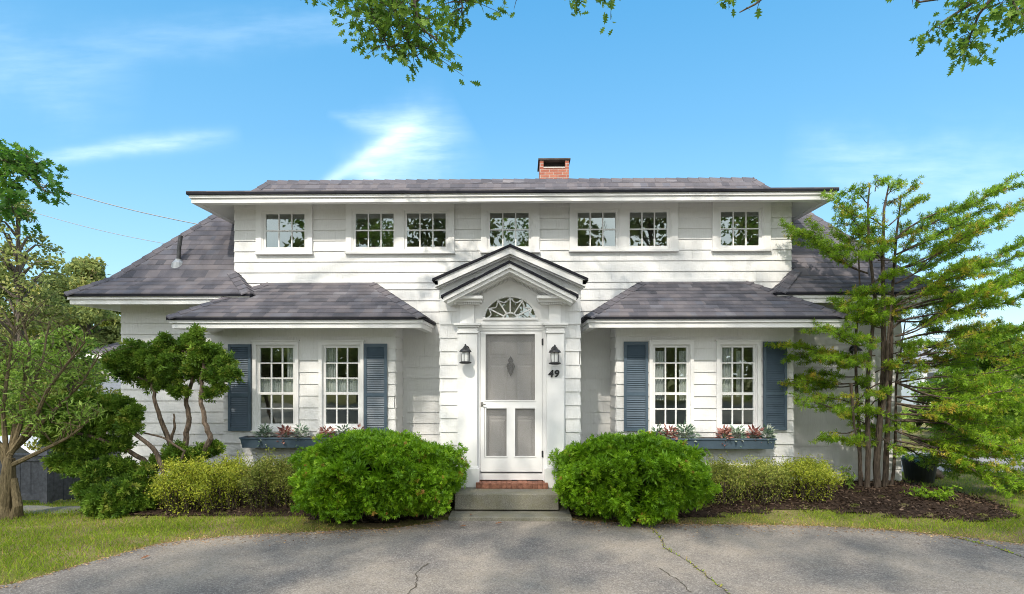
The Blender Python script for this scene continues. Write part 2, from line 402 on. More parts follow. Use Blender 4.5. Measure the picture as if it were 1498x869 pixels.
OAKLEAF = leaf_mat('oak_leaves', [(0, (.08, .17, .02)), (.6, (.16, .29, .035)), (1, (.25, .38, .055))], .5, .5, .3, .2)
MAPLELEAF = leaf_mat('maple_leaves', [(0, (.05, .14, .018)), (.6, (.11, .26, .03)), (1, (.20, .36, .05))], .5)
LARCH = leaf_mat('larch_needles', [(0, (.09, .19, .012)), (.45, (.23, .40, .02)), (.78, (.36, .52, .035)), (.90, (.42, .46, .04)), (1, (.62, .46, .07))], .42, .5, .3, .25)
HINOKI = leaf_mat('cypress_fans', [(0, (.04, .10, .012)), (.5, (.12, .22, .022)), (.85, (.22, .34, .038)), (1, (.36, .38, .07))], .32, .55, .3, .3)
GOLD = leaf_mat('golden_leaves', [(0, (.12, .18, .015)), (.4, (.30, .36, .03)), (.75, (.48, .50, .045)), (1, (.58, .54, .10))], .3, .5, .3, .3)
OLIVE = leaf_mat('olive_leaves', [(0, (.10, .14, .02)), (.5, (.24, .29, .045)), (.85, (.38, .38, .075)), (1, (.48, .38, .13))], .3, .5, .3, .3)
PALELEAF = leaf_mat('pale_green_leaves', [(0, (.11, .20, .025)), (.5, (.23, .36, .05)), (1, (.36, .48, .09))], .45)
FARLEAF = leaf_mat('far_leaves', [(0, (.14, .18, .06)), (.5, (.26, .31, .085)), (.85, (.38, .39, .12)), (1, (.46, .37, .18))], .45, .6, .2, .5)
LIMELEAF = leaf_mat('lime_leaves', [(0, (.06, .14, .012)), (.5, (.15, .27, .02)), (1, (.26, .36, .03))], .45, .5, .25, .4)
GRASSM = leaf_mat('grass_blades', [(0, (.13, .22, .014)), (.42, (.27, .38, .024)), (.66, (.40, .44, .05)), (.82, (.46, .36, .11)), (1, (.48, .30, .13))], .4, .6, .2)
CHIP = leaf_mat('bark_chips', [(0, (.03, .02, .014)), (.6, (.10, .066, .046)), (1, (.30, .21, .15))], 0, .9, .1)

# ------------------------------------------------------------------ terrain
def sstep(a, b, x):
    t = np.clip((x-a)/(b-a), 0, 1); return t*t*(3-2*t)
def gz(x, y):
    x = np.asarray(x, float); y = np.asarray(y, float)
    z = .11*sstep(-2.2, -1.1, y)*sstep(-6.0, -5.0, x)*(1-sstep(6.4, 7.4, x))
    z = z - .17*np.clip(y+2.0, 0, 7.0)*(1-sstep(-7.0, -5.6, x)) * (1 + 0*x)
    z = z + .06*np.exp(-((x-5.4)/1.2)**2-((y+1.0)/.6)**2)
    return z - .02
def build_ground():
    xs = np.concatenate([[-420, -200, -100, -60, -40, -25], np.arange(-16, 16.01, .25), [25, 40, 60, 100, 200, 420]])
    ys = np.concatenate([[-420, -200, -100, -60, -35, -20], np.arange(-8, 12.01, .25), [18, 30, 50, 90, 200, 420]])
    X, Y = np.meshgrid(xs, ys); Z = gz(X, Y)
    m = MB(); m.v = list(zip(X.ravel(), Y.ravel(), Z.ravel())); w = len(xs)
    m.f = [(j*w+i, j*w+i+1, (j+1)*w+i+1, (j+1)*w+i) for j in range(len(ys)-1) for i in range(w-1)]
    tag(m.build('ground', SOIL, smooth=True), kind='structure')
EDGE = [(-60, -13), (-30, -10.5), (-12, -7.2), (-7.5, -5.9), (-5.6, -4.95), (-4.53, -4.48), (-4.34, -4.04), (-4.15, -3.62), (-3.98, -3.28), (-3.65, -3.08), (-3.28, -2.96), (-2.9, -2.87), (-2.52, -2.80),
        (-2.0, -2.70), (-1.5, -2.62), (-1.1, -2.40), (-.85, -2.20), (.85, -2.20), (1.2, -2.26), (1.63, -2.31), (2.58, -2.36), (3.3, -2.36), (3.95, -2.40), (4.69, -2.57), (5.34, -2.82), (5.85, -3.12),
        (7.0, -3.8), (9, -5.2), (13, -7.2), (30, -10.5), (60, -13)]
def edge_y(x): return np.interp(x, [p[0] for p in EDGE], [p[1] for p in EDGE])
def build_driveway():
    m = MB(); xs = [];
    for (a, _), (b, _) in zip(EDGE, EDGE[1:]):
        n = max(1, int((b-a)/.09)) if abs(a) < 9 else 4
        xs += [a+(b-a)*k/n for k in range(n)]
    xs.append(EDGE[-1][0]); r2 = random.Random(2)
    top = [(x, float(edge_y(x))+(r2.uniform(-.025, .025) if not -.9 < x < .9 else 0), .006) for x in xs]
    for a, b in zip(top, top[1:]):
        ym = -5.0
        m.quad((a[0], min(ym, a[1]-.5), .006), (b[0], min(ym, b[1]-.5), .006), b, a)
        m.quad((a[0], -26, .006), (b[0], -26, .006), (b[0], min(ym, b[1]-.5), .006), (a[0], min(ym, a[1]-.5), .006))
        m.quad((a[0], a[1], -.05), (a[0], a[1], .006), (b[0], b[1], .006), (b[0], b[1], -.05))
    d = tag(m.build('driveway', ASPHALT), kind='structure')
    k = MB(); lines = [[(1.77, -2.5), (1.80, -2.9), (1.74, -3.3), (1.88, -3.75), (1.93, -4.2), (1.99, -4.6), (2.1, -5.2)], [(-.80, -3.85), (-.86, -4.15), (-.80, -4.4), (-.86, -4.8)],
                       [(5.25, -2.85), (5.42, -3.2), (5.45, -3.7), (5.6, -4.3)], [(1.52, -3.95), (1.62, -4.25), (1.66, -4.6)]]
    for ln in lines:
        pts = []
        for (x0, y0), (x1, y1) in zip(ln, ln[1:]):
            for q in range(6):
                f = q/6; pts.append((x0+(x1-x0)*f+r2.uniform(-.014, .014), y0+(y1-y0)*f))
        for (x0, y0), (x1, y1) in zip(pts, pts[1:]):
            w = r2.uniform(.002, .008); k.quad((x0-w, y0, .0105), (x0+w, y0, .0105), (x1+w, y1, .0105), (x1-w, y1, .0105))
    tag(k.build('crack', simple('crack_dirt', (.075, .062, .045), .95, var=.4, scale=30), d))
    P = []
    for ln in (lines[0], lines[2]):
        for (x0, y0), (x1, y1) in zip(ln, ln[1:]):
            n = 26 if ln is lines[0] else 60
            f = rng.random(n); P.append(np.stack([x0+(x1-x0)*f+rng.normal(0, .014, n), y0+(y1-y0)*f, np.full(n, .01)], 1))
    P = np.concatenate(P); n = len(P)
    tag(leaf_mesh('crack_weeds', P, rand_dirs(n, .6)*[1, 1, .6]+[0, 0, .1], rand_dirs(n, 1), rng.uniform(.015, .04, n), .012, DIAMOND, GRASSM, tint=rng.uniform(.2, .95, n)), kind='stuff')
    rd = MB(); rd.quad((7.2, 1.6, -.012), (40, .6, -.012), (40, 6.2, -.012), (8.2, 4.4, -.012)); tag(rd.build('neighbour_drive', simple('pale_asphalt', (.27, .255, .25), .85, var=.15, scale=4)), kind='structure')
build_ground(); build_driveway()

# ------------------------------------------------------------------ the house
house = empty('shingle_house', label='white shingled house with grey hip roof, long dormer and gabled entry', cat='house')
def part(m, name, mat, **kw): return m.build(name, mat, house, **kw)

def shakes(m, axis, fixed, sgn, u0, u1, z0, z1, holes=(), exp=.19, seed=1, joint=.5, top_fn=None):
    """courses of wedge-shaped shakes on a wall; axis 'x' runs along x at y = fixed, 'y' runs along y at x = fixed; sgn = outward sign"""
    r = random.Random(seed); z = z0
    while z < z1-.01:
        zt = min(z+exp, z1); u = u0 - r.uniform(0, joint)
        while u < u1:
            w = r.uniform(.5, 1.2)*joint; a, b = max(u, u0), min(u+w, u1); u += w
            if b-a < .01: continue
            spans = [(a, b, z, zt)]
            for (h0, h1, k0, k1) in holes:
                ns = []
                for (p, q, za, zb) in spans:
                    if q <= h0 or p >= h1 or zb <= k0 or za >= k1: ns.append((p, q, za, zb)); continue
                    if p < h0: ns.append((p, h0, za, zb))
                    if q > h1: ns.append((h1, q, za, zb))
                    c, d = max(p, h0), min(q, h1)
                    if za < k0: ns.append((c, d, za, k0))
                    if zb > k1: ns.append((c, d, k1, zb))
                spans = ns
            for (p, q, za, zb) in spans:
                if q-p < .004 or zb-za < .004: continue
                q2 = q-.0012; t0 = .020+r.uniform(0, .0025); t1 = .004; dz = r.uniform(-.002, .002)
                if axis == 'x':
                    f = lambda uu, t, zz: (uu, fixed+sgn*t, zz)
                else:
                    f = lambda uu, t, zz: (fixed+sgn*t, uu, zz)
                i = len(m.v)
                e = .012 if zb == zt else 0
                m.v += [f(p, 0, za+dz), f(q2, 0, za+dz), f(q2, t0, za+dz), f(p, t0, za+dz), f(p, 0, zb+e), f(q2, 0, zb+e), f(q2, t1, zb+e), f(p, t1, zb+e)]
                fs = [(3, 2, 6, 7), (0, 1, 2, 3), (1, 0, 4, 5), (2, 1, 5, 6), (0, 3, 7, 4), (4, 7, 6, 5)]
                if (axis == 'x') == (sgn > 0): fs = [t[::-1] for t in fs]
                m.f += [tuple(i+k for k in t) for t in fs]
        z = zt

def inset(path, d):
    """offset an open axis-aligned plan path to its right by d (mitred corners, free ends)"""
    P = [Vector((x, y)) for x, y in path]; out = []
    nr = []
    for a, b in zip(P, P[1:]):
        t = (b-a).normalized(); nr.append(Vector((t.y, -t.x)))
    for i, p in enumerate(P):
        n = nr[0] if i == 0 else nr[-1] if i == len(P)-1 else nr[i-1]+nr[i]
        out.append(p+n*d)
    return out
def strip(m, path, d0, z0, d1, z1, flip=False, uvrow=None):
    A, B = inset(path, d0), inset(path, d1); u = 0
    for k in range(len(A)-1):
        a0, a1, b0, b1 = A[k], A[k+1], B[k], B[k+1]; L = (a1-a0).length
        t = (a1-a0).normalized() if L > 1e-6 else Vector((1, 0))
        q = [(a1.x, a1.y, z0), (a0.x, a0.y, z0), (b0.x, b0.y, z1), (b1.x, b1.y, z1)]
        uv = None
        if uvrow is not None:
            base = k*17.3; uv = [(base+(p-Vector(path[k])).dot(t), uvrow+e) for p, e in ((a1, .02), (a0, .02), (b0, .98), (b1, .98))]
        if flip: q = q[::-1]; uv = uv[::-1] if uv else None
        m.quad(*q, uv=uv)
def courses(m, path, d0, d1, zf, n, row=0, lift=.015, seed=3):
    r = random.Random(seed)
    for i in range(n):
        a = d0+(d1-d0)*i/n; b = d0+(d1-d0)*(i+1)/n
        strip(m, path, a, zf(a)+lift, b, zf(b)+.001, uvrow=row+i)
        strip(m, path, a, zf(a)-.004, a, zf(a)+lift+.0001, uvrow=row+i)
def board(m, path, d0, d1, z0, z1):
    strip(m, path, d0, z0, d0, z1); strip(m, path, d0, z1, d1, z1); strip(m, path, d1, z1, d1, z0); strip(m, path, d1, z0, d0, z0)
    for e in (0, -1):
        A, B = inset(path, d0)[e], inset(path, d1)[e]
        m.quad((A.x, A.y, z0), (A.x, A.y, z1), (B.x, B.y, z1), (B.x, B.y, z0))
def hip_caps(m, p0, p1, n1, n2, w=.13, ex=.2, row=500):
    """overlapping cap shingles along a hip from p0 up to p1; n1, n2: unit vectors lying in the two roof planes, square to the hip"""
    p0, p1 = Vector(p0), Vector(p1); L = (p1-p0).length; t = (p1-p0)/L; up = Vector((0, 0, 1)); k = 0; s = 0
    while s < L-.02:
        a = p0+t*s; b = p0+t*min(L, s+ex*1.12); la = up*.030; lb = up*.014
        for nn, base in ((n1, 0), (n2, 7)):
            nn = Vector(nn); uv = [(900+k*3+base, row+k+.1), (900.1+k*3+base, row+k+.1), (900.1+k*3+base, row+k+.9), (900+k*3+base, row+k+.9)]
            m.quad(a+la, a+la+nn*w-up*.004, b+lb+nn*w-up*.004, b+lb, uv=uv)
            m.quad(a+la-up*.022, a+la+nn*w-up*.026, a+la+nn*w-up*.004, a+la, uv=uv)
            m.quad(a+la+nn*w-up*.004, a+la+nn*w-up*.030, b+lb+nn*w-up*.024, b+lb+nn*w-up*.004, uv=uv)
        s += ex; k += 1
def hip_at(m, path, k, d0, d1, zf, **kw):
    """caps along the mitre at path corner k, between insets d0 and d1"""
    A = inset(path, d0)[k]; B = inset(path, d1)[k]; z0, z1 = zf(d0), zf(d1)
    P = [Vector(p) for p in path]; t1 = (P[k]-P[k-1]).normalized(); t2 = (P[k+1]-P[k]).normalized()
    hip = Vector((B.x-A.x, B.y-A.y, z1-z0)).normalized(); s = (z1-z0)/(d1-d0)
    out = []
    for t, sg in ((t1, -1), (t2, 1)):
        n = Vector((t.y, -t.x)); along = Vector((t.x, t.y, 0))*sg; fn = Vector((-n.x*s, -n.y*s, 1)).normalized()
        v = hip.cross(fn); v = v if v.dot(along) > 0 else -v; out.append(v.normalized())
    hip_caps(m, (A.x, A.y, z0), (B.x, B.y, z1), out[0], out[1], **kw)

def eave(path, ztop, wall, roof_edge, fas, sof, rise=.3):
    """drip edge, two-step fascia and sloping soffit round an eave whose roof top is at ztop; wall = overhang"""
    board(roof_edge, path, 0, .10, ztop-.040, ztop-.004)
    board(fas, path, .030, .12, ztop-.088, ztop-.042)
    board(fas, path, .055, .16, ztop-.165, ztop-.090)
    strip(sof, path, .16, ztop-.160, wall+.05, ztop-.160+rise*(wall+.05-.16), flip=True)

HX0, HX1, HY1 = -6.80, 6.60, 6.73            # main walls
MZ = lambda d: 3.24+.764*d if d < .44 else 3.576+1.2335*(d-.44)
mpath_a = [(-4.258, -.004), (-4.258, -.57), (-7.34, -.57), (-7.34, 7.30), (7.15, 7.30), (7.15, -.57), (4.243, -.57), (4.243, -.004)]
mpath_b = [(-4.80, -.57), (-7.34, -.57), (-7.34, 7.30), (7.15, 7.30), (7.15, -.57), (4.74, -.57)]
roof = MB(); edge = MB(); fas = MB(); sof = MB()
courses(roof, mpath_a, 0, .44, MZ, 4, 0); courses(roof, mpath_a, .44, .562, MZ, 1, 4)
courses(roof, mpath_b, .562, 2.30, MZ, 20, 5)
courses(roof, [(4.74, -.57), (-4.80, -.57)], 1.95, 2.30, MZ, 4, 40)
for k in (2, 5): hip_at(roof, mpath_a, k, 0, .44, MZ, row=600+k*40)
for k in (1, 6): hip_at(roof, mpath_a, k, .02, .54, MZ, row=900+k*40, ex=.15)
for k in (1, 4): hip_at(roof, mpath_b, k, .44, 2.28, MZ, row=1200+k*40)
roof.quad((-5.04, 1.73, 5.872), (4.85, 1.73, 5.872), (4.85, 5.0, 5.872), (-5.04, 5.0, 5.872), uv=[(0, .5), (9, .5), (9, .6), (0, .6)])
hip_caps(roof, (-5.06, 1.735, 5.872), (4.87, 1.735, 5.872), Vector((0, -1, -1.23)).normalized(), Vector((0, 1, 0)), row=1500, ex=.22)
eave(mpath_a, 3.24, .57, edge, fas, sof)
part(roof, 'main_roof', ROOF)
dpath = [(5.25, 1.40), (5.25, -.55), (-5.33, -.55), (-5.33, 1.40)]
DZ = lambda d: 4.905+.29*d
droof = MB(); courses(droof, dpath, 0, 1.95, DZ, 14, 100); eave(dpath, 4.905, .55, edge, fas, sof)
part(droof, 'dormer_roof', ROOF)
BZ = lambda d: 2.80+.65*d
bpaths = [[(-1.317, -.004), (-1.317, -1.1), (-5.295, -1.1), (-5.295, -.004)], [(5.057, -.004), (5.057, -1.1), (1.133, -1.1), (1.133, -.004)]]
for q, bp in enumerate(bpaths):
    br = MB(); courses(br, bp, 0, 1.09, BZ, 10, 200+q*40)
    for k in (1, 2): hip_at(br, bp, k, 0, 1.07, BZ, row=1600+q*200+k*60, ex=.17, w=.12)
    part(br, 'bay_roof', ROOF)
    eave(bp, 2.80, .56, edge, fas, sof)
    fl = MB(); x0, x1 = bp[2][0]+1.09, bp[1][0]-1.09; fl.box(x0-.03, x1+.03, -.032, -.018, 3.50, 3.545); part(fl, 'flashing', TRIM)

# walls
WX0, WX1 = -4.81, 4.75                       # dormer
wins_up = [(-4.424, -3.446, [(-4.257, -3.589)], 4.829, 3.985), (-2.864, -.993, [(-2.697, -2.045), (-1.808, -1.147)], 4.84, 3.99), (-.534, .466, [(-.38, .278)], 4.845, 4.0),
           (.981, 2.825, [(1.122, 1.765), (2.01, 2.639)], 4.85, 4.012), (3.406, 4.391, [(3.557, 4.194)], 4.85, 4.012)]
up_holes = []
for (a, b, gl, zt, zb) in wins_up:
    for (g0, g1) in gl: up_holes.append((g0-.075, g1+.075, 4.03, 4.76))
mw = MB()
shakes(mw, 'x', 0, -1, HX0, HX1, .12, 3.50, [(-4.60, -2.02, .3, 2.72), (1.80, 4.42, .3, 2.72), (-.85, .85, .0, 2.9)], .192, 5)
shakes(mw, 'x', 0, -1, WX0, WX1, 3.50, 5.0, up_holes, .182, 6, .75)
shakes(mw, 'y', HX0, -1, 0, HY1, .12, 3.5, (), .192, 7); shakes(mw, 'y', HX1, 1, 0, HY1, .12, 3.5, (), .192, 8)
shakes(mw, 'x', HY1, 1, HX0, HX1, .12, 3.5, (), .192, 9, 2.5)
shakes(mw, 'y', WX0, -1, 0, 1.4, 3.5, 5.1, (), .182, 10); shakes(mw, 'y', WX1, 1, 0, 1.4, 3.5, 5.1, (), .182, 11)
part(mw, 'main_wall', SHAKE)
fd = MB(); fd.box(HX0+.05, HX1-.05, .05, HY1-.05, -1.6, .118); part(fd, 'foundation', FOUND)
bays = [(-4.70, -1.894, [(-4.201, -3.471), (-3.123, -2.407)]), (1.689, 4.513, [(2.22, 2.91), (3.293, 3.98)])]
for q, (x0, x1, ws) in enumerate(bays):
    bw = MB(); holes = [(a+.03, b-.03, 1.06, 2.40) for a, b in ws]
    shakes(bw, 'x', -.55, -1, x0, x1, .42, 2.72, holes, .192, 20+q, .6)
    shakes(bw, 'y', x0, -1, -.55, 0, .42, 2.8, (), .192, 30+q); shakes(bw, 'y', x1, 1, -.55, 0, .42, 2.8, (), .192, 40+q)
    bw.box(x0+.02, x1-.02, -.53, 0, .40, .43)
    part(bw, 'bay_wall', SHAKE)
    f2 = MB(); f2.box(x0+.06, x1-.06, -.49, -.01, -.3, .398); part(f2, 'foundation', FOUND)
part(edge, 'roof_edge', ROOFEDGE); part(fas, 'fascia', TRIM); part(sof, 'soffit', SOFFIT)

# rooms seen through the glass
rm = MB()
def room(x0, x1, y0, y1, z0, z1):
    rm.quad((x0, y0, z0), (x1, y0, z0), (x1, y1, z0), (x0, y1, z0)); rm.quad((x0, y0, z1), (x0, y1, z1), (x1, y1, z1), (x1, y0, z1))
    rm.quad((x0, y1, z0), (x1, y1, z0), (x1, y1, z1), (x0, y1, z1)); rm.quad((x0, y0, z0), (x0, y1, z0), (x0, y1, z1), (x0, y0, z1)); rm.quad((x1, y0, z0), (x1, y0, z1), (x1, y1, z1), (x1, y1, z0))
room(-4.66, -1.93, -.50, 3.2, .45, 2.62); room(1.73, 4.47, -.50, 3.2, .45, 2.62); room(-4.75, 4.7, .03, 2.6, 3.72, 4.9); room(-.6, .6, -1.28, -.4, .45, 2.95)
part(rm, 'interior', ROOM)

# windows
def casing(m, x0, x1, z0, z1, y, wl, wt, wb, proud, back=.03):
    """picture-frame boards around the hole x0..x1, z0..z1 on the wall face y"""
    m.box(x0-wl, x0, y-proud, y+back, z0-wb, z1+wt); m.box(x1, x1+wl, y-proud, y+back, z0-wb, z1+wt)
    m.box(x0, x1, y-proud+.002, y+back, z1, z1+wt); m.box(x0, x1, y-proud+.002, y+back, z0-wb, z0)
def sash(m, x0, x1, z0, z1, y, st, cols, rows, rail=None, d=.035, mt=.011):
    """stiles, rails and glazing bars; rail: index of the row boundary carrying a meeting rail"""
    m.box(x0, x0+st, y, y+d, z0, z1); m.box(x1-st, x1, y, y+d, z0, z1)
    m.box(x0+st, x1-st, y+.002, y+d, z0, z0+st*1.25); m.box(x0+st, x1-st, y+.002, y+d, z1-st, z1)
    gx0, gx1, gz0, gz1 = x0+st, x1-st, z0+st*1.25, z1-st
    for i in range(1, cols): x = gx0+(gx1-gx0)*i/cols; m.box(x-mt, x+mt, y+.008, y+d-.004, gz0, gz1)
    for j in range(1, rows):
        z = gz0+(gz1-gz0)*j/rows; h = mt*1.9 if j == rail else mt
        m.box(gx0, gx1, y+(.003 if j == rail else .0065), y+d-.002, z-h, z+h)
    return gx0, gx1, gz0, gz1
def pane(gx0, gx1, gz0, gz1, y, par, tilt=0.0):
    p = MB(); p.quad((gx0, y+tilt, gz0), (gx1, y-tilt, gz0), (gx1, y-tilt*1.5, gz1), (gx0, y+tilt*.6, gz1)); return p.build('pane', GLASS, par)
def curtain(x0, x1, z0, z1, y, par, folds=7, amp=.02):
    c = MB(); n = folds*6
    P = [(x0+(x1-x0)*i/n, y+amp*math.sin(i/n*folds*2*math.pi)+random.uniform(-.004, .004)) for i in range(n+1)]
    for (a, ya), (b, yb) in zip(P, P[1:]):
        c.quad((a, ya, z0), (b, yb, z0), (b, yb, z1), (a, ya, z1))
    o = c.build('curtain', LACE, par); s = o.modifiers.new('s', 'SOLIDIFY'); s.thickness = .002; return o
rr = random.Random(8)
for (a, b, gl, zt, zb) in wins_up:
    fr = MB()
    x_l = a; bounds = [g for p in gl for g in (p[0]-.07, p[1]+.07)]
    top, bot = 4.755, 4.035
    fr.box(a, bounds[0], -.050, .02, zb+.03, zt+.05); fr.box(bounds[-1], b, -.050, .02, zb+.03, zt+.05)
    for k in range(1, len(bounds)-1, 2): fr.box(bounds[k], bounds[k+1], -.0465, .02, zb+.03, zt+.05)
    for k in range(0, len(bounds), 2):
        fr.box(bounds[k], bounds[k+1], -.048, .02, top, zt+.05); fr.box(bounds[k], bounds[k+1], -.048, .02, zb+.03, bot)
    fr.box(a-.012, b+.012, -.075, .02, zb, zb+.031)                          # sill
    for k in range(0, len(bounds), 2): casing(fr, bounds[k]+.022, bounds[k+1]-.022, bot+.022, top-.022, -.03, .022, .022, .022, .012, .05)
    f = part(fr, 'dormer_window', TRIM)
    for (g0, g1) in gl:
        s = MB(); g = sash(s, g0-.048, g1+.048, bot+.022, top-.022, -.026, .045, 3, 2, mt=.010); so = s.build('sash', TRIM, f)
        pane(*g, -.006, f, rr.uniform(-.004, .004))
zw0, zw1 = 1.06, 2.40
for q, (x0, x1, ws) in enumerate(bays):
    for k, (a, b) in enumerate(ws):
        fr = MB(); casing(fr, a+.045, b-.045, zw0, zw1, -.55, .055, .055, .05, .045, .03)
        fr.box(a-.02, b+.02, -.635, -.52, zw0-.075, zw0-.048)                  # sill
        fr.box(a-.03, b+.03, -.615, -.52, zw1+.055, zw1+.075)                  # drip cap
        casing(fr, a+.06, b-.06, zw0+.012, zw1-.012, -.53, .015, .012, .012, .03, .03)
        f = part(fr, 'bay_window', TRIM)
        s = MB(); g = sash(s, a+.06, b-.06, zw0+.012, zw1-.012, -.545, .034, 3, 5, rail=2, mt=.011); s.build('sash', TRIM, f)
        pane(*g, -.522, f, rr.uniform(-.003, .003))
        if (q, k) == (0, 0): curtain(b-.22, b-.07, 1.87, 2.36, -.47, f, 4); curtain(a+.07, b-.07, 1.60, 1.86, -.475, f, 14, .010)
        if (q, k) == (0, 1): curtain(a+.06, b-.06, 1.60, 1.86, -.475, f, 14, .010); curtain(a+.07, a+.27, 1.87, 2.36, -.47, f, 5)
        if (q, k) == (1, 0): curtain(a+.08, a+.25, 1.5, 2.3, -.47, f, 4); curtain(b-.19, b-.08, 1.5, 2.3, -.47, f, 3)
        if (q, k) == (1, 1): curtain(a+.07, a+.30, 1.55, 2.38, -.47, f, 5); curtain(a+.36, a+.42, 1.55, 2.3, -.45, f, 2)
def shutter(x0, x1, z0, z1):
    m = MB(); y = -.572; st = .042; zm = z0+(z1-z0)*.415
    m.box(x0, x0+st, y-.036, y, z0, z1); m.box(x1-st, x1, y-.036, y, z0, z1)
    for (a, b) in ((z0, z0+.055), (zm-.03, zm+.03), (z1-.05, z1)): m.box(x0+st, x1-st, y-.034, y-.002, a, b)
    m.box(x0+st, x1-st, y-.006, y-.003, z0+.05, z1-.05)
    for a, b in ((z0+.055, zm-.03), (zm+.03, z1-.05)):
        n = int((b-a)/.034)
        for i in range(n):
            z = a+(b-a)*(i+.15)/n; h = (b-a)/n
            m.hexa([(x0+st, y-.032, z), (x1-st, y-.032, z), (x1-st, y-.026, z+.004), (x0+st, y-.026, z+.004)],
                   [(x0+st, y-.013, z+h*.95), (x1-st, y-.013, z+h*.95), (x1-st, y-.008, z+h*.95+.004), (x0+st, y-.008, z+h*.95+.004)])
    part(m, 'shutter', SLATE)
for x0, x1, z0, z1 in [(-4.606, -4.235, 1.002, 2.41), (-2.385, -2.016, 1.006, 2.417), (1.803, 2.187, 1.014, 2.446), (4.024, 4.394, 1.029, 2.444)]: shutter(x0, x1, z0, z1)

# chimney
ch = MB(); cx0, cx1, cy0, cy1 = .58, 1.25, 3.2, 3.9
ch.box(cx0, cx1, cy0, cy1, 5.6, 6.655); ch.box(cx0, cx0+.085, cy0, cy1, 6.655, 6.84); ch.box(cx1-.085, cx1, cy0, cy1, 6.655, 6.84)
chim = part(ch, 'chimney', BRICK)
c2 = MB(); c2.box(cx0-.035, cx1+.035, cy0-.03, cy1+.03, 6.842, 6.875); c2.build('cap_slab', simple('dark_slab', (.07, .06, .055), .9, var=.3), chim)
c3 = MB(); c3.box(cx0+.087, cx1-.087, cy0-.012, cy0+.1, 6.656, 6.682); c3.build('mortar_ledge', simple('pale_mortar', (.5, .46, .42), .9, var=.2), chim)
c4 = MB(); c4.box(cx0+.087, cx1-.087, cy0+.16, cy1-.1, 6.657, 6.840); c4.build('flue', simple('near_black', (.03, .028, .028), .95), chim)  # near-black block set back inside the opening under the cap
# vent pipe on the left slope
v0 = at(261, 382, .13); 
vz = 3.736+1.2335*.13
vp = MB(); vx = v0.x; vp.tube([(vx, .13, vz-.1), (vx+.005, .14, vz+.25), (vx+.03, .15, vz+.47)], .034, 10)
vo = part(vp, 'vent_pipe', simple('grimy_pipe', (.06, .06, .062), .6, var=.6, scale=18), smooth=False)
vf = MB(); vf.lathe([(.12, vz-.13), (.10, vz-.02), (.055, vz+.03), (.05, vz+.05)], vx, .13, 14); vf.build('flashing_boot', LEAD, vo)

# ------------------------------------------------------------------ entry
vw = MB()
shakes(vw, 'x', -1.40, -1, -1.03, -.775, .30, 3.05, (), .196, 51, .5); vw2 = MB(); shakes(vw2, 'x', -1.40, -1, .795, 1.01, .30, 3.05, (), .196, 52, .5)
shakes(vw, 'y', -1.03, -1, -1.40, 0, .30, 3.3, (), .196, 53); shakes(vw2, 'y', 1.01, 1, -1.40, 0, .30, 3.3, (), .196, 54)
part(vw, 'entry_wall', SHAKE); part(vw2, 'entry_wall', SHAKE)
fe = MB(); fe.box(-.99, .97, -1.36, -.02, -.2, .298); part(fe, 'foundation', FOUND)
# front board with a fanlight hole
XC = -.005; SL_O = (3.795-3.30)/1.12; SL_I = (3.505-3.025)/.95
fb = MB(); AX, AZ, AR, AH = -.005, 2.715, .40, .35
yb, yk = -1.45, -1.398
fb.box(-.775, -.46, yb, yk, .30, AZ); fb.box(.475, .795, yb, yk, .30, AZ); fb.box(-.46, .475, yb, yk, 2.57, AZ)
NA = 24; arc = [(AX-AR*math.cos(math.pi*i/NA), AZ+AH*math.sin(math.pi*i/NA)) for i in range(NA+1)]
topz = lambda x: 3.49-SL_I*abs(x-XC)
for (x0, z0), (x1, z1) in zip(arc, arc[1:]):
    fb.prism_xz([(x0, z0), (x1, z1), (x1, topz(x1)), (x0, topz(x0))], yb, yk)
fb.prism_xz([(-.775, AZ), (AX-AR, AZ), (AX-AR, topz(AX-AR)), (-.775, topz(-.775))], yb, yk)
fb.prism_xz([(AX+AR, AZ), (.795, AZ), (.795, topz(.795)), (AX+AR, topz(AX+AR))], yb, yk)
fb.prism_xz([(-1.0, 3.05), (-.775, 3.05), (-.775, topz(-.775)+.3), (-1.0, topz(-1.0)+.25)], -1.418, yk); fb.prism_xz([(.795, 3.05), (.98, 3.05), (.98, topz(.98)+.25), (.795, topz(.795)+.3)], -1.418, yk)
part(fb, 'door_surround', TRIM)
# gable wall behind the pediment, outer gable roof and barge boards
def rake(m, ax, az, sl, half, t0, t1, y0, y1, n=1, wav=0.0, seed=0):
    """sloping boards either side of the apex (ax, az), from depth t0 to t1 below the slope line"""
    r = random.Random(seed)
    for sg in (-1, 1):
        for i in range(n):
            a, b = half*i/n, half*(i+1)/n; w = r.uniform(-wav, wav)
            pts = [(ax+sg*a, az-sl*a-t1), (ax+sg*b, az-sl*b-t1), (ax+sg*b, az-sl*b-t0+w), (ax+sg*a, az-sl*a-t0+w)]
            m.prism_xz(pts if sg > 0 else pts[::-1], y0-r.uniform(0, wav), y1)
og = MB(); rake(og, XC, 3.795, SL_O, 1.12, 0, .036, -1.565, .0, 9, .004, 3); part(og, 'entry_roof', ROOFEDGE)
ob = MB(); rake(ob, XC, 3.795, SL_O, 1.085, .038, .135, -1.54, -1.40); rake(ob, XC, 3.795, SL_O, 1.06, .137, .160, -1.49, -1.40)
ob.box(XC-1.085, XC-1.04, -1.54, .0, 3.215, 3.275); ob.box(XC+1.04, XC+1.085, -1.54, .0, 3.215, 3.275)
part(ob, 'barge_board', TRIM)
gw = MB(); gw.prism_xz([(-1.03, 3.05), (1.01, 3.05), (1.01, 3.795-SL_O*1.01-.10), (XC, 3.68), (-1.03, 3.795-SL_O*1.03-.10)], -1.400, -1.36); part(gw, 'gable_wall', TRIM)
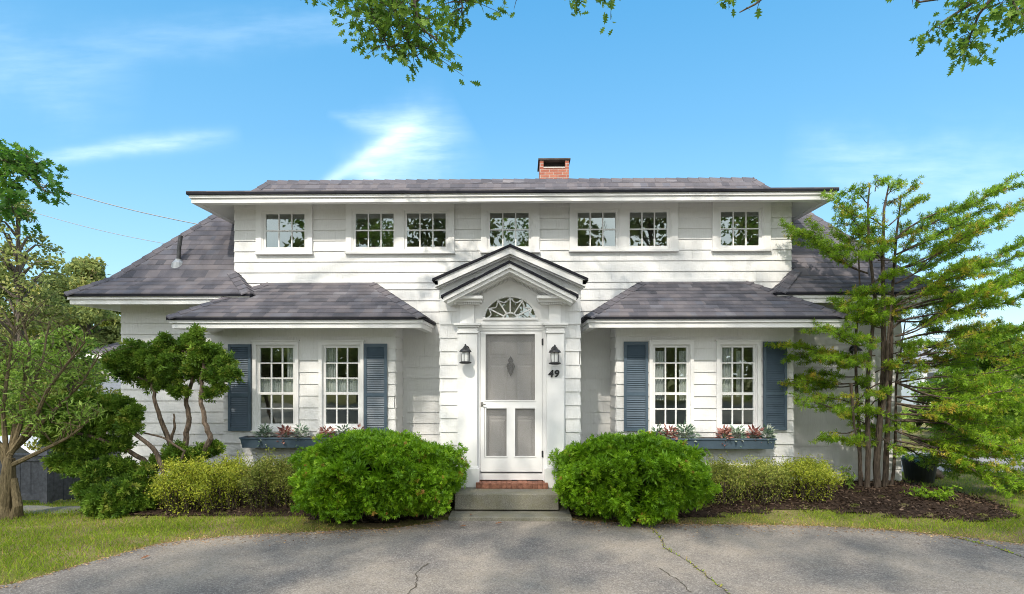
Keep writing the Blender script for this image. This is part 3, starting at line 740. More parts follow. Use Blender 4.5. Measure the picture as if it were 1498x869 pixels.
pr = MB(); rake(pr, XC, 3.508, SL_I, .955, 0, .036, -1.82, -1.405, 8, .004, 5); part(pr, 'pediment_roof', ROOFEDGE)
pd = MB(); rake(pd, XC, 3.508, SL_I, .925, .038, .098, -1.80, -1.405); rake(pd, XC, 3.508, SL_I, .875, .100, .150, -1.765, -1.405); rake(pd, XC, 3.508, SL_I, .80, .152, .175, -1.62, -1.405)
for sg in (-1, 1):                              # level returns over the pilasters
    x0, x1 = (XC-.80, XC-.385) if sg < 0 else (XC+.385, XC+.80)
    pd.box(x0-(.16 if sg < 0 else 0), x1+(.16 if sg > 0 else 0), -1.70, -1.452, 2.995, 3.035); pd.box(x0+.02, x1-.02, -1.64, -1.452, 2.955, 2.993)
    pd.box(x0+.05, x1-.05, -1.585, -1.452, 2.93, 2.953)
ped = part(pd, 'pediment', TRIM)
for sg in (-1, 1):
    dn = MB()
    for i in range(38):
        a = .03+i*.0188; x = XC+sg*a; z = 3.508-SL_I*a-.176
        dn.box(x-.005, x+.005, -1.50, -1.452, z-.030, z+.004)
    dn.build('dentil_band', TRIM, ped); dn = MB()
    for i in range(11):
        x = XC+sg*(.455+i*.027); dn.box(x-.008, x+.008, -1.615, -1.587, 2.925, 2.952)
    dn.build('dentil_band', TRIM, ped)
# fanlight
fm = MB()
def rib(pts, w, y0, y1):
    for (x0, z0), (x1, z1) in zip(pts, pts[1:]):
        t = Vector((x1-x0, z1-z0)); n = Vector((-t.y, t.x)).normalized()*w; e = t.normalized()*.002
        fm.prism_xz([(x0+n.x*-1-e.x, z0-n.y-e.y), (x1-n.x+e.x, z1-n.y+e.y), (x1+n.x+e.x, z1+n.y+e.y), (x0+n.x-e.x, z0+n.y-e.y)], y0, y1)
el = lambda a, f: (AX-AR*f*math.cos(a), AZ+.01+AH*f*math.sin(a))
rib([el(math.pi*i/28, .965) for i in range(29)], .017, -1.475, -1.41); fm.box(AX-AR, AX+AR, -1.478, -1.41, AZ, AZ+.032)
rib([el(math.pi*i/14, .27) for i in range(15)], .010, -1.452, -1.425)
for k in range(1, 6):
    a = math.pi*k/6; rib([el(a, .27), el(a, .955)], .009, -1.450, -1.424)
for k in range(6):
    a0, a1 = math.pi*k/6, math.pi*(k+1)/6
    rib([el(a0+(a1-a0)*i/8, .90-.17*math.sin(math.pi*i/8)) for i in range(9)], .008, -1.449, -1.426)
fan = part(fm, 'fanlight', TRIM)
fg = MB(); fg.poly([(x, -1.42, z+.005) for x, z in arc]); fg.build('pane', GLASS, fan)
fp = MB(); fp.box(-.45, .46, -1.3, -1.29, 2.6, 3.1); part(fp, 'hall_wall', ROOM)
# pilasters
for px0, px1 in ((-.757, -.481), (.524, .770)):
    p = MB(); y = -1.53; w = .018
    p.box(px0, px1, y, -1.452, .60, 2.515)
    p.box(px0-.018, px1+.018, y-.02, -1.452, 2.517, 2.545); p.box(px0-.005, px1+.005, y-.008, -1.452, 2.547, 2.60)
    p.box(px0-.03, px1+.03, y-.035, -1.452, 2.602, 2.628); p.box(px0-.055, px1+.055, y-.06, -1.452, 2.630, 2.662)
    p.box(px0+.03, px1-.045, y+.02, -1.452, 2.664, 2.928)
    p.box(px0-.016, px1+.016, y-.016, -1.452, .575, .598); p.box(px0-.032, px1+.032, y-.04, -1.452, .30, .573)
    part(p, 'pilaster', TRIM, bevel=.004)
li = MB(); li.box(-.42, .46, -1.475, -1.452, 2.632, 2.664); li.box(-.42, .46, -1.465, -1.452, 2.600, 2.630); part(li, 'lintel', TRIM)
# jambs, threshold, inner door, screen door
jb = MB(); jb.box(-.46, -.443, -1.44, -1.28, .42, 2.57); jb.box(.463, .475, -1.44, -1.28, .42, 2.57); jb.box(-.443, .463, -1.44, -1.28, 2.555, 2.57); part(jb, 'door_frame', TRIM)
th = MB(); th.box(-.46, .475, -1.43, -1.28, .385, .478); part(th, 'threshold', TRIM)
dd = MB(); yd = -1.33
dd.box(-.443, .463, yd, yd+.04, .49, 2.552)
for zz0, zz1 in ((2.18, 2.44), (1.42, 2.08), (.62, 1.28)):
    for xx0, xx1 in ((-.33, -.05), (.07, .35)):
        casing(dd, xx0+.012, xx1-.012, zz0+.012, zz1-.012, yd, .012, .012, .012, .012, .0)
        dd.hexa([(xx0+.05, yd-.012, zz0+.05), (xx1-.05, yd-.012, zz0+.05), (xx1-.02, yd+.001, zz0+.02), (xx0+.02, yd+.001, zz0+.02)],
                [(xx0+.05, yd-.012, zz1-.05), (xx1-.05, yd-.012, zz1-.05), (xx1-.02, yd+.001, zz1-.02), (xx0+.02, yd+.001, zz1-.02)])
door = part(dd, 'front_door', DOORPAINT)
kn = MB(); kx, kz = .0, 2.04
kn.prism_xz([(kx, kz-.15), (kx+.035, kz-.08), (kx+.062, kz), (kx+.05, kz+.04), (kx+.026, kz+.05), (kx+.04, kz+.09), (kx+.024, kz+.12), (kx, kz+.15),
             (kx-.024, kz+.12), (kx-.04, kz+.09), (kx-.026, kz+.05), (kx-.05, kz+.04), (kx-.062, kz), (kx-.035, kz-.08)], yd-.03, yd)
kn.tube([(kx-.03, yd-.03, kz+.04), (kx-.045, yd-.05, kz-.03), (kx, yd-.055, kz-.08), (kx+.045, yd-.05, kz-.03), (kx+.03, yd-.03, kz+.04)], .009, 7)
kn.build('door_knocker', IRON, door)
sd = MB(); ys = -1.437; sx0, sx1 = -.439, .459; sz0, sz1 = .505, 2.549
ox = [(-.376, .366, 1.535, 2.52), (-.366, -.045, .72, 1.44), (.055, .366, .72, 1.44)]
sd.box(sx0, -.38, ys, ys+.032, sz0, sz1); sd.box(.37, sx1, ys, ys+.032, sz0, sz1)
sd.box(-.38, .37, ys+.001, ys+.032, 2.524, sz1); sd.box(-.38, .37, ys+.001, ys+.032, 1.445, 1.531); sd.box(-.38, .37, ys+.001, ys+.032, sz0, .716)
sd.box(-.041, .051, ys+.002, ys+.032, .716, 1.445); 
for (a, b, c, d) in ox: casing(sd, a+.012, b-.012, c+.012, d-.012, ys, .016, .016, .016, .008, .02)
scr = part(sd, 'screen_door', TRIM)
sm = MB()
for (a, b, c, d) in ox: sm.quad((a, ys+.018, c), (b, ys+.018, c), (b, ys+.018, d), (a, ys+.018, d))
sm.build('insect_screen', SCREEN, scr)
for hz in (2.395, .765):
    h = MB(); h.box(.452, .492, ys-.010, ys+.002, hz-.045, hz+.045); h.tube([(.471, ys-.012, hz-.05), (.471, ys-.012, hz+.05)], .008, 8); h.build('hinge', BLACK, scr)
hd = MB(); hd.lathe([(.0, 0), (.0, 0)], 0, 0, 3) if False else None
hd.box(-.432, -.400, ys-.010, ys, 1.455, 1.52); hd.tube([(-.415, ys-.008, 1.49), (-.415, ys-.045, 1.49), (-.36, ys-.05, 1.487)], .010, 8); hd.build('handle', simple('brushed_steel', (.35, .34, .33), .35, .5, metal=.9), scr)

# ------------------------------------------------------------------ steps
gs = MB(); gs.box(-.755, .665, -1.95, -1.395, .075, .295); tag(gs.build('granite_step', GRANITE, bevel=.012), 'thick grey granite step block directly below the brick course', 'step')
gs = MB(); gs.box(-.80, .82, -2.25, -1.40, -.12, .058); tag(gs.build('granite_step', GRANITE, bevel=.010), 'low granite slab lying flush with the asphalt at the foot of the steps', 'step')
bs = MB(); nb = 14
for i in range(nb):
    a = -.49+1.03*i/nb; b = -.49+1.03*(i+1)/nb-.007
    bs.box(a, b, -1.625+random.uniform(-.005, .004), -1.432, .297, .374+random.uniform(-.004, .004))
bs.box(-.487, .537, -1.615, -1.432, .296, .366)
tag(bs.build('brick_step', simple('worn_brick', (.23, .105, .07), .9, .2, var=.45, scale=16, bump=.6, bscale=40), bevel=.003), 'narrow red brick rowlock step under the screen door', 'step')

# ------------------------------------------------------------------ lanterns, numbers, boxes
def lantern(px, y, label, big=1.0):
    t = empty('wall_lantern', (px.x, y, px.z), label=label, cat='lantern', group='black lanterns beside the door')
    x, z = px.x, px.z; yc = y-.115
    m = MB(); m.prism_xz([(x+.055*math.cos(a), z+.05+.075*math.sin(a)) for a in [2*math.pi*k/18 for k in range(18)]], y-.018, y); m.build('backplate', BLACK, t)
    m = MB(); m.tube([(x, y-.01, z+.03), (x, y-.05, z+.10), (x, yc+.02, z+.135), (x, yc, z+.12), (x, yc, z+.09)], .009, 8); m.build('arm', BLACK, t)
    m = MB(); m.lathe([(.012, z+.135), (.014, z+.105), (.035, z+.085), (.075, z+.055), (.088, z+.032), (.086, z+.026)], x, yc, 16); m.build('cap', BLACK, t)
    m = MB(); m.lathe([(.046, z-.105), (.05, z-.06), (.05, z+.026)], x, yc, 16); m.build('glass_shade', simple('frosted_glass', (.78, .78, .76), .25, .5), t)
    m = MB(); m.lathe([(.04, z-.145), (.085, z-.135), (.088, z-.120), (.055, z-.105)], x, yc, 16)
    for k in range(6):
        a = 2*math.pi*k/6+.3; m.tube([(x+.058*math.cos(a), yc+.058*math.sin(a), z-.11), (x+.062*math.cos(a), yc+.062*math.sin(a), z+.03)], .004, 5)
    m.build('cage', BLACK, t)
lantern(at(682, 518, -1.53), -1.53, 'black carriage lantern on the left pilaster, left of the screen door')
lantern(at(811, 519, -1.53), -1.53, 'black carriage lantern on the right pilaster, above the number 49')
t = empty('house_number', tuple(at(811, 546, -1.53)), label='black slanted metal number 49 on the right pilaster below its lantern', cat='house number')
for ch_, dx in (('4', -.083), ('9', .0)):
    cu = bpy.data.curves.new('digit', 'FONT'); cu.body = ch_; cu.size = .138; cu.shear = .12; cu.offset = .0055; cu.extrude = .007
    tmp = bpy.data.objects.new('digit', cu); me = bpy.data.meshes.new_from_object(tmp); bpy.data.objects.remove(tmp); o = bpy.data.objects.new('digit', me); C.objects.link(o); me.materials.append(BLACK); o.parent = t
    o.location = (dx-.005, -.009, -.052); o.rotation_euler = (R(90), 0, 0)

def window_box(x0, x1, label):
    t = empty('window_box', ((x0+x1)/2, -.57, .75), label=label, cat='window box', group='slate blue window boxes under the bay windows')
    m = MB(); z0, z1, y0, y1 = .757, .925, -.84, -.60
    m.hexa([(x0+.02, y0+.03, z0), (x1-.02, y0+.03, z0), (x1-.02, y1, z0), (x0+.02, y1, z0)], [(x0, y0, z1-.022), (x1, y0, z1-.022), (x1, y1, z1-.022), (x0, y1, z1-.022)])
    m.build('trough', SLATE, t, bevel=.004)
    m = MB(); m.box(x0-.012, x1+.012, y0-.014, y0+.008, z1-.020, z1); m.box(x0-.012, x0+.008, y0+.009, y1, z1-.020, z1); m.box(x1-.008, x1+.012, y0+.009, y1, z1-.020, z1); m.build('rim', SLATE, t)
    m = MB(); m.box(x0+.009, x1-.009, y0+.009, y1, z1-.021, z1-.008); m.build('potting_soil', simple('potting_soil', (.03, .02, .014), .95, var=.4, scale=40), t)
    return (y0+y1)/2, z1
GREYLEAF = leaf_mat('variegated_leaves', [(0, (.07, .13, .08)), (.5, (.17, .26, .18)), (.8, (.40, .46, .35)), (1, (.58, .61, .5))], .2)
PINKLEAF = leaf_mat('begonia_leaves', [(0, (.16, .05, .045)), (.5, (.36, .14, .12)), (1, (.62, .36, .28))], .25)
def box_plant(x, y, z, mat, n, r, h, L, label, grp):
    t = empty('bedding_plant', (x, y, z), label=label, cat='plant', group=grp)
    n = int(n*1.5); d = rand_dirs(n, .6); p = d*np.array([r*1.1, .11, h*1.15])*rng.uniform(.3, 1, (n, 1))+[x, y-.02, z+.01]
    leaf_mesh('leaves', p, d*[1, 1, .5]+[0, -.25, .05], rand_dirs(n, 1.2)+[0, -.6, .3], rng.uniform(.9, 1.5, n)*L, rng.uniform(.6, 1.0, n)*L, LEAF, mat, t)
    m = MB()
    for k in range(6): m.tube([(x+random.uniform(-.02, .02), y, z-.02), tuple(p[k])], [.004, .002], 5)
    m.build('stems', simple('green_stem', (.08, .12, .04), .7), t)
yb1, zb1 = window_box(-4.286, -2.27, 'slate blue window box under the left bay windows, partly behind the yew')
yb2, zb2 = window_box(2.119, 4.105, 'slate blue window box under the right bay windows, in view end to end')
G1 = 'grey green variegated plants in the window boxes'; G2 = 'reddish leaved plants in the window boxes'
for px, k, w, lab in [(388, 0, .13, 'grey green plant at the left end of the left window box'), (418, 1, .12, 'pink leaved plant under the left sash in the left window box'), (440, 0, .11, 'small grey green plant beside the pink one in the left window box'),
                      (478, 1, .11, 'reddish leaved plant near the middle of the left window box'), (503, 0, .14, 'grey green plant under the right sash in the left window box'), (526, 1, .10, 'reddish plant at the yew end of the left window box')]:
    v = at(px, 640, yb1); box_plant(v.x, yb1, zb1, PINKLEAF if k else GREYLEAF, 70, w, .15 if not k else .13, .062, lab, G2 if k else G1)
for px, k, w, lab in [(962, 0, .12, 'grey green plant at the left end of the right window box'), (977, 1, .12, 'pink begonia beside the leftmost plant of the right window box'), (1002, 0, .19, 'tallest grey green variegated plant, in the left half of the right window box'),
                      (1059, 1, .09, 'small red leaved plant left of middle gap in the right window box'), (1077, 0, .15, 'white edged trailing plant hanging over the front of the right window box'), (1102, 1, .12, 'dark reddish plant in the right half of the right window box'),
                      (1122, 0, .13, 'grey green plant at the far right end of the right window box')]:
    v = at(px, 638, yb2); box_plant(v.x, yb2, zb2, PINKLEAF if k else GREYLEAF, 110 if px == 1002 else 75, w, .17 if px == 1002 else .14, .066, lab, G2 if k else G1)

# ------------------------------------------------------------------ shrubs
def yew(c, rx, ry, h, label, seed, ncl=1150, per=17):
    global rng; rng = np.random.default_rng(seed)
    t = empty('yew_shrub', (c[0], c[1], c[2]), label=label, cat='shrub', group='clipped yew mounds either side of the steps')
    d = rand_dirs(ncl, .15); d[:, 2] = np.where(d[:, 2] < -.82, -d[:, 2], d[:, 2])
    lum = 1+.10*np.sin(d[:, 0]*5+seed)+.08*np.cos(d[:, 1]*6+d[:, 2]*5+seed*2)
    e = np.sign(d)*np.abs(d)**.72; sc_ = (1-.24*rng.random(ncl)**1.8)*lum; sc_ *= np.where(d[:, 2] > .2, rng.choice([1.0, 1.0, 1.0, 1.05], ncl), 1.0)
    Hc = h*.5
    P = e*np.array([rx, ry, Hc])*sc_[:, None]/np.max(np.abs(np.sign(d)*np.abs(d)**.72), axis=0)*.93 + np.array([c[0], c[1], c[2]+Hc*1.02])
    out = norm(d*[1, 1, 1.1]+[0, 0, .35])
    tc = rng.random(ncl)
    def tuft(P, out, per, L0, L1, tt, back):
        n = len(P)*per
        O = np.repeat(out, per, 0); D = norm(O*.75+rng.normal(0, .55, (n, 3))); D[:, 2] += .08; D = norm(D)
        Q = np.repeat(P, per, 0)-O*back+rng.normal(0, .030, (n, 3))
        N = norm(np.repeat(out, per, 0)+rng.normal(0, .5, (n, 3))+[0, -.2, .5])
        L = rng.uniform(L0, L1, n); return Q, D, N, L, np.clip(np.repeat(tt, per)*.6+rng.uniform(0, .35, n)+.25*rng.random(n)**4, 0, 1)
    A = tuft(P, out, per, .034, .068, tc, .02)
    far = rng.random(ncl) < .05; P = P+out*np.where(far, rng.uniform(.04, .12, ncl), 0)[:, None]; A = tuft(P, out, per, .034, .068, tc, .02)
    k = ncl//2
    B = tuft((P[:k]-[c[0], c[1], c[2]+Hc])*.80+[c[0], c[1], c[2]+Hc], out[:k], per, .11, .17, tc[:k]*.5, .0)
    Q, D, N, L, T = [np.concatenate([a, b]) for a, b in zip(A, B)]
    keep = Q[:, 2] > c[2]-.01
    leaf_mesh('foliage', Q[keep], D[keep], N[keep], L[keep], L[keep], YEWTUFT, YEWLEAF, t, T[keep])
    m = MB(); r = random.Random(seed)
    for i in range(26):
        v = P[r.randrange(ncl)]; b = Vector((c[0]+r.uniform(-.12, .12), c[1]+r.uniform(-.1, .1), c[2]-.05)); e2 = Vector(v)
        mid = b.lerp(e2, .5)+Vector((r.uniform(-.08, .08), r.uniform(-.08, .08), -.1)); m.tube([b, mid, e2], [.022, .012, .004], 6)
    m.build('stems', BARK2, t)
yew((-1.79, -2.08, -.01), 1.15, .84, 1.10, 'bright green yew mound left of the steps, hiding part of a window box', 21)
yew((1.63, -1.95, -.01), 1.06, .78, 1.06, 'large bright green yew mound right of the steps, below the right bay', 33)

def bush(px0, px1, pyt, pyb, Y, mat, label, seed, n=5200, L=.034, name='low_shrub', grp=None, ry=.42, twigs=46):
    global rng; rng = np.random.default_rng(seed); r = random.Random(seed)
    a, b = at(px0, pyb, Y), at(px1, pyt, Y); cx = (a.x+b.x)/2; rx = (b.x-a.x)/2; zb = float(gz(cx, Y)); h = b.z-zb
    t = empty(name, (cx, Y, zb), label=label, cat='shrub', group=grp)
    m = MB(); tips = []
    for i in range(twigs):
        th = r.uniform(0, 6.283); rad = math.sqrt(r.random()); e = Vector((cx+rx*rad*math.cos(th)*.95, Y+ry*rad*math.sin(th), zb+h*(.22+.78*math.sqrt(max(0, 1-rad*rad*.85)))*r.uniform(.8, 1.02)))
        s = Vector((cx+rx*.6*rad*math.cos(th), Y+ry*.6*rad*math.sin(th), zb-.03)); md = s.lerp(e, .55)+Vector((r.uniform(-.05, .05), r.uniform(-.05, .05), -.03))
        m.tube([s, md, e], [.008, .005, .002], 5); tips.append((s, md, e))
        for k in range(3):
            f = r.uniform(.35, .9); p = (md.lerp(e, f)); q = p+Vector((r.uniform(-.16, .16), r.uniform(-.16, .16), r.uniform(.02, .15))); m.tube([p, q], [.003, .0012], 4); tips.append((p, p.lerp(q, .5), q))
    m.build('stems', BARK2, t)
    A = np.array([[list(s), list(md), list(e)] for s, md, e in tips]); n = int(n*1.7); idx = rng.integers(0, len(A), n); f = rng.uniform(.25, 1.03, n)[:, None]
    P = A[idx, 1]*(1-f)+A[idx, 2]*f+rng.normal(0, .035, (n, 3))
    lo = rng.random(n) < .30; g = rng.uniform(.25, 1, n)[:, None]; P = np.where(lo[:, None], A[idx, 0]*(1-g)+A[idx, 1]*g+rng.normal(0, .05, (n, 3)), P); P[:, 2] = np.maximum(P[:, 2], zb+.03)
    D = rand_dirs(n, .55); N = rand_dirs(n, .8)+[0, -.5, 0]
    tt = np.clip(.15+.6*(P[:, 2]-zb)/h*rng.uniform(.6, 1.2, n)+rng.normal(0, .16, n), 0, 1) if False else rng.beta(2, 2, n)
    leaf_mesh('foliage', P, D, N, rng.uniform(.7, 1.25, n)*L, rng.uniform(.5, .75, n)*L, LEAF, mat, t, tt)
GB = 'low loose shrubs along the bay walls'
bush(236, 312, 672, 752, -1.75, GOLD, 'golden yellow shrub at the left end of the row under the left bay', 41, grp=GB)
bush(292, 368, 670, 752, -1.70, GOLD, 'golden green shrub, second from the left under the left bay window box', 42, 6000, grp=GB)
bush(358, 425, 668, 752, -1.62, OLIVE, 'olive green wispy shrub under the left bay, third in its row', 43, 4600, grp=GB)
bush(398, 462, 670, 750, -1.50, OLIVE, 'olive shrub squeezed against the left flank of the left yew mound', 44, 3600, grp=GB)
bush(1018, 1085, 672, 742, -1.40, OLIVE, 'olive brown shrub against the right flank of the right yew mound', 45, 4200, grp=GB)
bush(1068, 1152, 672, 744, -1.35, OLIVE, 'olive green shrub in the middle of the row below the right bay', 46, 5200, grp=GB)
bush(1130, 1222, 672, 742, -1.30, GOLD, 'yellow green shrub at the right end of the row, nearest the feathery conifer', 47, 5600, grp=GB)

# cloud-pruned cypress shrubs
def cypress(label, trunks, pads, Y, base, seed, mat=HINOKI):
    global rng; rng = np.random.default_rng(seed); r = random.Random(seed)
    t = empty('cloud_pruned_cypress', base, label=label, cat='conifer', group='cloud pruned cypresses at the left corner')
    m = MB(); nodes = []
    for tr, w in trunks:
        pts = [at(px, py, Y+dy) for px, py, dy in tr]; sm_ = []
        for a, b in zip(pts, pts[1:]):
            for k in range(4): sm_.append(a.lerp(b, k/4)+Vector((r.uniform(-.012, .012), r.uniform(-.012, .012), 0)))
        sm_.append(pts[-1]); n = len(sm_)
        m.tube(sm_, [w*(1-.62*i/n) for i in range(n)], 8); nodes += sm_
    Q = []; D = []; N = []; L = []; T = []
    for (px, py, rpx, dy) in pads:
        c = at(px, py, Y+dy); s = .60*rpx*r.uniform(.8, 1.2)*(Y+dy+9.4)/FPX
        nr = min(nodes, key=lambda q: (q-c).length); m.tube([nr, nr.lerp(c, .5)+Vector((0, 0, -.05)), c], [.016, .011, .005], 6)
        k = int(44*(rpx/25)**2)+9
        d = rand_dirs(k, .25); pc = d*np.array([1, .9, .72])*s*1.22*rng.uniform(.25, 1.15, (k, 1))**.7+np.array(c)
        per = 10; nn = k*per
        o = np.repeat(norm(d+[0, -.15, .35]), per, 0)
        Q.append(np.repeat(pc, per, 0)+rng.normal(0, .030, (nn, 3))); D.append(norm(o+rng.normal(0, .5, (nn, 3)))); N.append(rand_dirs(nn, .3))
        L.append(rng.uniform(.034, .080, nn)); T.append(np.clip(np.repeat(rng.random(k), per)*.75+rng.uniform(0, .35, nn), 0, 1))
        for q in range(7):
            e = Vector(pc[r.randrange(k)]); m.tube([c, e], [.005, .002], 4)
    m.build('trunk', BARK3, t)
    Q, D, N, L, T = [np.concatenate(z) for z in (Q, D, N, L, T)]
    leaf_mesh('foliage', Q, D, N, L, L, CYPTUFT, mat, t, T)
cypress('tall cloud pruned cypress with three twisting bare stems beside the left bay',
        [([(258, 735, 0), (262, 690, 0), (250, 650, .05), (236, 618, 0), (228, 588, -.05), (222, 560, 0)], .05), ([(262, 732, .05), (268, 690, .05), (272, 640, .1), (276, 612, .1), (272, 585, .1), (284, 550, .05), (290, 520, .05)], .05),
         ([(270, 730, 0), (290, 680, -.05), (309, 642, -.1), (300, 618, -.1), (294, 590, -.1), (294, 555, -.05), (300, 520, -.05)], .05), ([(249, 648, .05), (256, 625, 0), (254, 605, 0)], .025)],
        [(172, 530, 26, -.1), (196, 516, 22, .1), (214, 528, 24, 0), (190, 548, 20, .1), (232, 512, 20, 0), (244, 530, 24, -.1), (262, 512, 20, .1), (282, 500, 20, 0), (292, 516, 22, 0), (312, 520, 22, .1), (328, 532, 18, 0),
         (336, 548, 18, -.1), (318, 548, 18, 0), (300, 545, 16, .1), (280, 540, 18, 0), (260, 548, 20, 0), (238, 556, 20, 0), (222, 560, 16, .1), (262, 572, 15, 0), (305, 578, 11, 0), (322, 570, 9, 0), (206, 540, 16, 0),
         (256, 664, 18, -.1), (276, 668, 20, 0), (300, 660, 16, 0), (314, 656, 12, 0), (240, 676, 16, -.1), (287, 486, 8, 0), (240, 496, 8, 0)], -1.45, (-4.45, -1.45, .03), 61)
cypress('wide low cloud pruned cypress hugging the lawn left of the bay, branches held level',
        [([(238, 738, 0), (228, 700, .1), (210, 672, .1), (180, 655, 0), (140, 640, -.1), (100, 630, -.1)], .045), ([(236, 738, 0), (240, 690, 0), (225, 655, 0), (196, 634, 0), (160, 612, 0), (120, 600, 0)], .04),
         ([(236, 738, 0), (205, 715, -.1), (175, 705, -.2), (150, 715, -.2)], .04), ([(250, 700, .1), (270, 660, .1), (240, 640, .1), (205, 632, .1)], .022)],
        [(80, 596, 18, 0), (104, 590, 24, .1), (128, 586, 22, 0), (150, 594, 24, 0), (176, 592, 20, .1), (194, 606, 18, 0), (188, 626, 18, 0), (86, 614, 20, -.1), (112, 618, 26, -.1), (140, 622, 24, 0), (164, 620, 20, 0),
         (76, 640, 16, 0), (100, 648, 22, -.1), (124, 656, 24, -.1), (152, 652, 20, 0), (176, 650, 16, 0), (92, 676, 22, -.2), (112, 684, 22, -.2), (140, 690, 26, -.2), (164, 684, 24, -.1), (186, 690, 20, 0), (128, 716, 20, -.2),
         (150, 726, 26, -.3), (178, 718, 24, -.2), (138, 744, 18, -.3), (166, 748, 18, -.3), (206, 712, 20, 0), (206, 736, 20, -.1), (226, 726, 18, 0), (190, 740, 16, -.2), (212, 690, 14, 0)], -1.75, (-4.75, -1.75, .0), 62)

# small multi-stem tree at the far left
def left_tree():
    global rng; rng = np.random.default_rng(70); r = random.Random(70); Y = -2.1
    b = at(12, 752, Y); t = empty('multi_stem_tree', (b.x, Y, float(gz(b.x, Y))), label='small multi stemmed tree with a mossy base at the far left of the lawn', cat='tree')
    m = MB(); tips = []
    m.tube([at(10, 765, Y), at(8, 740, Y), at(12, 700, Y), at(14, 670, Y)], [.15, .11, .085, .06], 10)
    m.tube([at(22, 764, Y), at(26, 740, Y-.05), at(20, 700, Y)], [.09, .055, .04], 9)
    stems = [[(14, 670), (22, 620), (40, 580), (62, 530), (72, 470)], [(12, 665), (40, 640), (80, 600), (120, 560), (145, 520)], [(10, 670), (4, 600), (12, 540), (22, 480)], [(8, 680), (-20, 600), (-30, 540), (-20, 470)],
             [(18, 660), (50, 615), (70, 570), (100, 530), (125, 500)], [(16, 665), (30, 620), (34, 570), (44, 510), (30, 460)], [(18, 680), (60, 660), (100, 640), (120, 625)], [(10, 660), (-10, 640), (-50, 600), (-80, 560)]]
    tw = []
    for s in stems:
        dy = r.uniform(-.5, .5); n = len(s); pts = [at(px, py, Y+dy*i/n) for i, (px, py) in enumerate(s)]
        m.tube(pts, [.034*(1-.75*i/(n-1)) for i in range(n)], 6)
        for k in range(16):
            i = r.randrange(1, n-1) if n > 2 else 0; p = pts[i].lerp(pts[i+1], r.random()); q = p+Vector((r.uniform(-.35, .35), r.uniform(-.3, .3), r.uniform(.02, .45)))
            m.tube([p, p.lerp(q, .5)+Vector((0, 0, .03)), q], [.008, .005, .002], 5); tw.append((p, q))
            for z in range(3):
                f = p.lerp(q, r.uniform(.4, 1)); g = f+Vector((r.uniform(-.16, .16), r.uniform(-.16, .16), r.uniform(.0, .2))); m.tube([f, g], [.004, .0015], 4); tw.append((f, g))
    m.build('trunk', mat_bark('mossy_bark', (.07, .055, .03), (.19, .15, .085), 1.6), t)
    A = np.array([[list(p), list(q)] for p, q in tw]); n = 3000; i = rng.integers(0, len(A), n); f = rng.uniform(.5, 1.1, n)[:, None]
    P = A[i, 0]*(1-f)+A[i, 1]*f+rng.normal(0, .04, (n, 3)); keep = rng.random(n) < np.clip((2.55-P[:, 2])/.7, .06, 1)
    P = P[keep]; n = len(P)
    leaf_mesh('crown', P, rand_dirs(n)+[0, 0, -.1], rand_dirs(n, 1.3), rng.uniform(.06, .12, n), rng.uniform(.028, .05, n), LEAF, PALELEAF, t)
left_tree()

